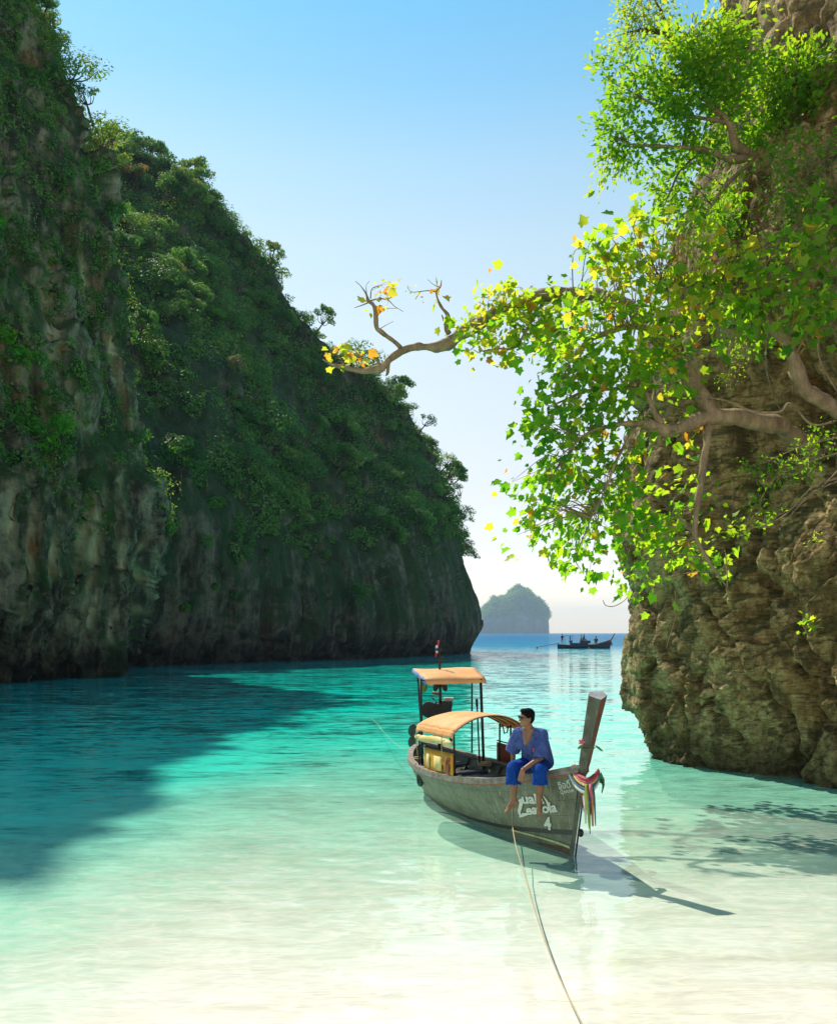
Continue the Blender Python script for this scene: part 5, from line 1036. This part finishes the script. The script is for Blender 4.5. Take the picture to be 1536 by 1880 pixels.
# the boatman on the gunwale
W = Frame((1.79, 14.17, 1.285), (-.5, -.866, 0))
body, shirt, trou, hair = MB(), MB(), MB(), MB()
Hd = Frame(W(.30, -.01, .665), (-.93, -.36, -.02), (.05, -.1, 1))
chest, neck = W(.17, 0, .36), W(.245, -.005, .53)
cap(body, W(0, 0, .02), chest, .115, .135); cap(body, chest, W(.215, 0, .47), .13, .08); cap(body, W(.215, .0, .47), Hd(-.02, 0, -.05), .058, .055)
SHL, SHR = W(.19, .185, .44), W(.19, -.185, .44)
cap(body, W(.21, 0, .47), SHL, .075, .06); cap(body, W(.21, 0, .47), SHR, .075, .06)
EL, WL_ = W(.30, .20, .135), W(.555, .045, -.01); ER, WR = W(.10, -.30, .19), W(.235, -.235, -.02)
cap(body, SHL, EL, .052, .04, 14, 1.05); cap(body, EL, WL_, .041, .027, 14, 1.06); cap(body, SHR, ER, .052, .04, 14, 1.05); cap(body, ER, WR, .041, .027, 14, 1.06)
hand(body, WL_, W.f * .12 - W.l * .18 + W.u * -1, -W.f * .5 - W.l * .3, 1, .28); hand(body, WR, W.f * .6 - W.u * .75, -W.u - W.f * .2, -1, .3)
HL, HR = W(.02, .1, -.01), W(.02, -.1, -.01); KL, KR = W(.40, .235, -.02), W(.46, -.13, -.01); AL, AR = W(.425, .225, -.455), W(.50, -.115, -.445)
for h_, k_, a_ in ((HL, KL, AL), (HR, KR, AR)):
    cap(body, h_, k_, .085, .058, 14, 1.03); cap(body, k_, k_ * .6 + a_ * .4 - W.f * .012, .06, .065); cap(body, k_ * .6 + a_ * .4 - W.f * .012, a_, .063, .037)
foot(body, AL, W.f * .5 + W.l * .12 - W.u * .8, -W.u * .55 - W.f * .8, -1); foot(body, AR, W.f * .55 - W.l * .62 - W.u * .45, -W.u * .85 - W.f * .2 + W.l * .3, 1)
head(body, hair, Hd)
# bare skin in the deep V of the collar
for a in (-.05, -.025, 0, .025, .05): cap(body, W(.265, a, .50), W(.318 - abs(a) * .2, a * .22 - .01, .315), .032, .022, 8)
man = fuse('person', body, .0062, M_SKIN, None, (*W.o[:2], W.o[2] - .1), 4); tag(man, 'man in blue loose shirt and trousers with sunglasses, sitting barefoot on the bow gunwale', 'person')
ORIGIN[man] = np.array([W.o[0], W.o[1], W.o[2] - .1])
cap(shirt, W(-.02, 0, .06), W(.14, 0, .33), .165, .168, 18); cap(shirt, W(.14, 0, .33), W(.19, 0, .445), .165, .105, 18); shirt.ell(W(.0, 0, -.01), (.17, .2, .1), W.R, 0, 18, 10); shirt.ell(W(-.10, .08, .02), (.12, .15, .12), W.R, 0, 18, 10); cap(shirt, W(.06, .1, .3), W(-.12, .12, .03), .12, .1)
for S_, E_, k in ((SHL, EL, 1), (SHR, ER, -1)):
    cap(shirt, W(.20, 0, .45), S_ + W.u * .005, .088, .075); cap(shirt, W(.15, .08 * k, .3), S_ * .4 + E_ * .6, .12, .07)
    e2 = S_ + (E_ - S_) * 1.02; shirt.tube([S_, S_ * .5 + E_ * .5, e2], [.078, .094, .108], 16)
    for q_ in range(5): a_ = q_ * 1.26; w_ = W.l * math.cos(a_) * .09 + W.f * math.sin(a_) * .09; cap(shirt, S_ * .6 + E_ * .4 + w_ * .7, e2 + w_, .02, .016, 8)
for q_ in range(9): a_ = q_ * .7; w_ = W.l * math.cos(a_) * .16 + W.f * math.sin(a_) * .13; cap(shirt, W(.1, 0, .26) + w_ * .85, W(-.01, 0, -.01) + w_ * 1.12, .028, .03, 8)
sh_o = fuse('shirt', shirt, .009, M_SHIRT, man, None, 4)
trou.ell(W(-.01, 0, -.02), (.17, .19, .105), W.R, 0, 18, 10)
for h_, k_, a_, sd in ((HL, KL, AL, 1), (HR, KR, AR, -1)):
    cap(trou, h_, k_ + W.u * .01, .118, .092, 16, 1.0); hem = k_ + (a_ - k_) * (.42 if sd > 0 else .48)
    trou.tube([k_ + W.u * .02 + W.f * .012, (k_ + hem) / 2 + W.f * .008, hem], [.088, .098, .112], 18)
    for q_ in range(6): t_ = q_ * 1.05; w_ = W.l * math.cos(t_) * .098 + W.f * math.sin(t_) * .098; cap(trou, k_ + w_ * .75, hem + w_ * 1.06, .016, .014, 8)
fuse('trousers', trou, .009, M_TROUSER, man, None, 3)
hair_o = fuse('hair', hair, .006, M_HAIR, man, None, 3)
m_ = MB()
for s_ in (1, -1): m_.ell(Hd(.094, .031 * s_, .012), (.010, .029, .021), Hd.R, 0, 14, 9)
m_.tube([Hd(.1, -.01, .018), Hd(.106, 0, .02), Hd(.1, .01, .018)], .004, 6)
for s_ in (1, -1): m_.tube([Hd(.09, .058 * s_, .018), Hd(.05, .074 * s_, .016), Hd(-.005, .084 * s_, .012)], .004, 6)
m_.build('sunglasses', simple('dark_lenses', (.008, .008, .012), .12), man)
wr = WL_ + (EL - WL_) * .06; ax_ = unit(EL - WL_); u_ = unit(np.cross(ax_, [0, 0, 1])); v_ = np.cross(ax_, u_)
m_ = MB(); m_.tube([wr + .031 * (u_ * math.cos(a) + v_ * math.sin(a)) for a in np.linspace(0, 2 * math.pi, 15)], .006, 6, 0, False); m_.build('bracelet', simple('red_thread', (.35, .04, .03), .7), man)
man.scale = (1.1, 1.1, 1.1)
blossom(ORIGIN[man] + 1.1 * (W(.31, .115, .235) - ORIGIN[man]), .033, simple('red_petals', (.6, .06, .05), .6), 'small red flower pinned to the boatman shirt')

# ------------------------------------------------------------------ the longtail boat out at sea
Yd = 195.0
def D(px, py, dy=0): return P(px, py, Yd + dy)
db = thing('longtail_boat', (*D(1075, 1190)[:2], 0), 'dark longtail boat with passengers out on the open sea near the horizon', 'boat')
xs_ = np.linspace(0, 1, 26); X0, X1 = D(1023, 1190)[0], D(1119, 1190)[0]
def dh(u, w, sd):
    bw = .98 * np.interp(u, [0, .1, .35, .65, .88, 1], [.35, .75, 1, .95, .5, .04]); g = np.interp(u, [0, .2, .5, .75, .9, 1], [.95, .75, .72, .95, 1.5, 2.0]); z = -.3 + (g + .3) * w
    return np.stack([X0 + (X1 - X0) * u + .9 * np.clip(u - .8, 0, 1) * w * 2, Yd + sd * bw * w ** .5, z], -1)
m_ = MB()
for sd in (1, -1): m_.grid(dh(xs_[:, None], np.linspace(0, 1, 7)[None], sd), 0, sd < 0)
M_FAR = simple('far_hull_dark', (.028, .026, .026), .6); hl = m_.build('hull', M_FAR, db)
for sd in (1, -1): m_ = MB(); m_.tube(dh(xs_, np.full(26, 1.0), sd), .07, 5); m_.build('gunwale', M_WOOD, hl)
m_ = MB(); m_.slab(np.stack([dh(xs_[1:-3], np.full(22, .8), 1), dh(xs_[1:-3], np.full(22, .8), -1)], 1), .05); m_.build('deck', M_FAR, db)
m_ = MB(); m_.tube([D(1112, 1182), D(1119, 1177), D(1124, 1170), D(1127, 1163)], [.22, .2, .17, .16], 6); m_.build('stem_post', M_WOOD, db)
m_ = MB(); m_.tube([D(1121, 1178), D(1122, 1181), D(1122.5, 1186)], [.1, .16, .08], 6); m_.build('prow_ribbon', RIB['red'], db)
m_ = MB(); m_.box(D(1043, 1167.2), (2.0, 1.2, .07)); aw = m_.build('awning', M_FAR, db, False)
for a in (1036, 1050): 
    for dy in (-.5, .5): m_ = MB(); m_.tube([D(a, 1167.5, dy), D(a, 1184, dy)], .035, 5); m_.build('awning_post', M_FAR, db)
m_ = MB(); m_.tube([D(1046, 1168), D(1046, 1175)], .12, 6); m_.box(D(1047, 1178), (.6, .5, .5)); m_.build('engine', M_FAR, db, False)
m_ = MB(); m_.tube([D(1026, 1181), D(1005, 1184.5), D(986, 1188.5)], .06, 6); m_.ell(D(985, 1189), (.15, .2, .25)); m_.build('tail_shaft', M_FAR, db)
m_ = MB(); m_.box(D(1062, 1184, -.2), (4.2, 1.9, .8), None, 0, .85); m_.build('tarp_cover', simple('navy_tarp', (.015, .025, .06), .7), db, False)
m_ = MB(); m_.box(D(1073, 1178.5), (2.3, 1.2, .6), None, 0, .9); m_.build('cabin', M_FAR, db, False)
def far_person(x, ytop, ybot, label, sit, shirt_c, face=(1, -.2, 0)):
    zt, zb = D(x, ytop)[2], D(x, ybot)[2]; h = zt - zb; fr = Frame(D(x, ybot), face); b = MB(); s_ = MB(); ha = MB(); k = h / (1.7 if not sit else 1.0)
    if sit:
        hip = .12
        for q_ in (1, -1): cap(b, fr(0, .1 * q_ * k, hip * k), fr(.4 * k, .12 * q_ * k, .16 * k), .09 * k, .065 * k, 8); cap(b, fr(.4 * k, .12 * q_ * k, .16 * k), fr(.36 * k, .12 * q_ * k, -.2 * k), .06 * k, .04 * k, 8)
    else:
        hip = .86
        for q_ in (1, -1): cap(b, fr(0, .1 * q_ * k, hip * k), fr(.03 * k, .12 * q_ * k, .45 * k), .09 * k, .06 * k, 8); cap(b, fr(.03 * k, .12 * q_ * k, .45 * k), fr(0, .12 * q_ * k, .05 * k), .06 * k, .04 * k, 8); cap(b, fr(0, .12 * q_ * k, .04 * k), fr(.14 * k, .12 * q_ * k, .03 * k), .04 * k, .03 * k, 8)
    cap(b, fr(0, 0, hip * k), fr(.02 * k, 0, (hip + .42) * k), .12 * k, .13 * k, 10); cap(b, fr(.02 * k, 0, (hip + .5) * k), fr(.03 * k, 0, (hip + .62) * k), .055 * k, .055 * k, 8); b.ell(fr(.04 * k, 0, (hip + .72) * k), (.095 * k, .08 * k, .115 * k), fr.R)
    for q_ in (1, -1): cap(b, fr(0, .2 * q_ * k, (hip + .46) * k), fr(.08 * k, .25 * q_ * k, (hip + .2) * k), .05 * k, .04 * k, 8); cap(b, fr(.08 * k, .25 * q_ * k, (hip + .2) * k), fr(.28 * k, .2 * q_ * k, (hip + .08) * k), .04 * k, .03 * k, 8); cap(s_, fr(0, .2 * q_ * k, (hip + .46) * k), fr(.06 * k, .24 * q_ * k, (hip + .25) * k), .07 * k, .06 * k, 8)
    cap(s_, fr(0, 0, (hip + .05) * k), fr(.02 * k, 0, (hip + .42) * k), .15 * k, .16 * k, 10); ha.ell(fr(.02 * k, 0, (hip + .76) * k), (.105 * k, .09 * k, .09 * k), fr.R)
    p_ = fuse('person', b, .035, M_SKIN, None, D(x, ybot), 2); tag(p_, label, 'person', 'people on the far boat'); ORIGIN[p_] = D(x, ybot)
    fuse('shirt', s_, .035, simple('far_cloth', shirt_c, .8), p_, None, 2); fuse('hair', ha, .035, M_HAIR, p_, None, 2)
far_person(1031.5, 1164, 1182, 'helmsman in dark clothes standing at the stern of the distant boat', False, (.02, .02, .03), (-.6, -.7, 0))
far_person(1066, 1165, 1176.5, 'passenger in pale grey sitting on the cabin of the distant boat, left of the pair', True, (.3, .3, .32)); far_person(1071, 1164, 1176, 'passenger in dark clothes sitting on the cabin, right of the pair', True, (.02, .02, .02)); far_person(1093.5, 1167.5, 1181, 'lone passenger in brown sitting near the bow of the distant boat', True, (.12, .06, .05), (-.3, -.9, 0))
m_ = MB(); m_.ell(D(1080, 1190.5, -1.3), .28, None, 0, 12, 8); m_.tube([D(1080, 1189, -1.3), D(1080, 1187, -1.2)], .05, 6); tag(m_.build('fender', simple('orange_float', (.7, .16, .08), .5), None, True, D(1080, 1190, -1.3)), 'round orange float hanging at the side of the distant boat', 'fender')
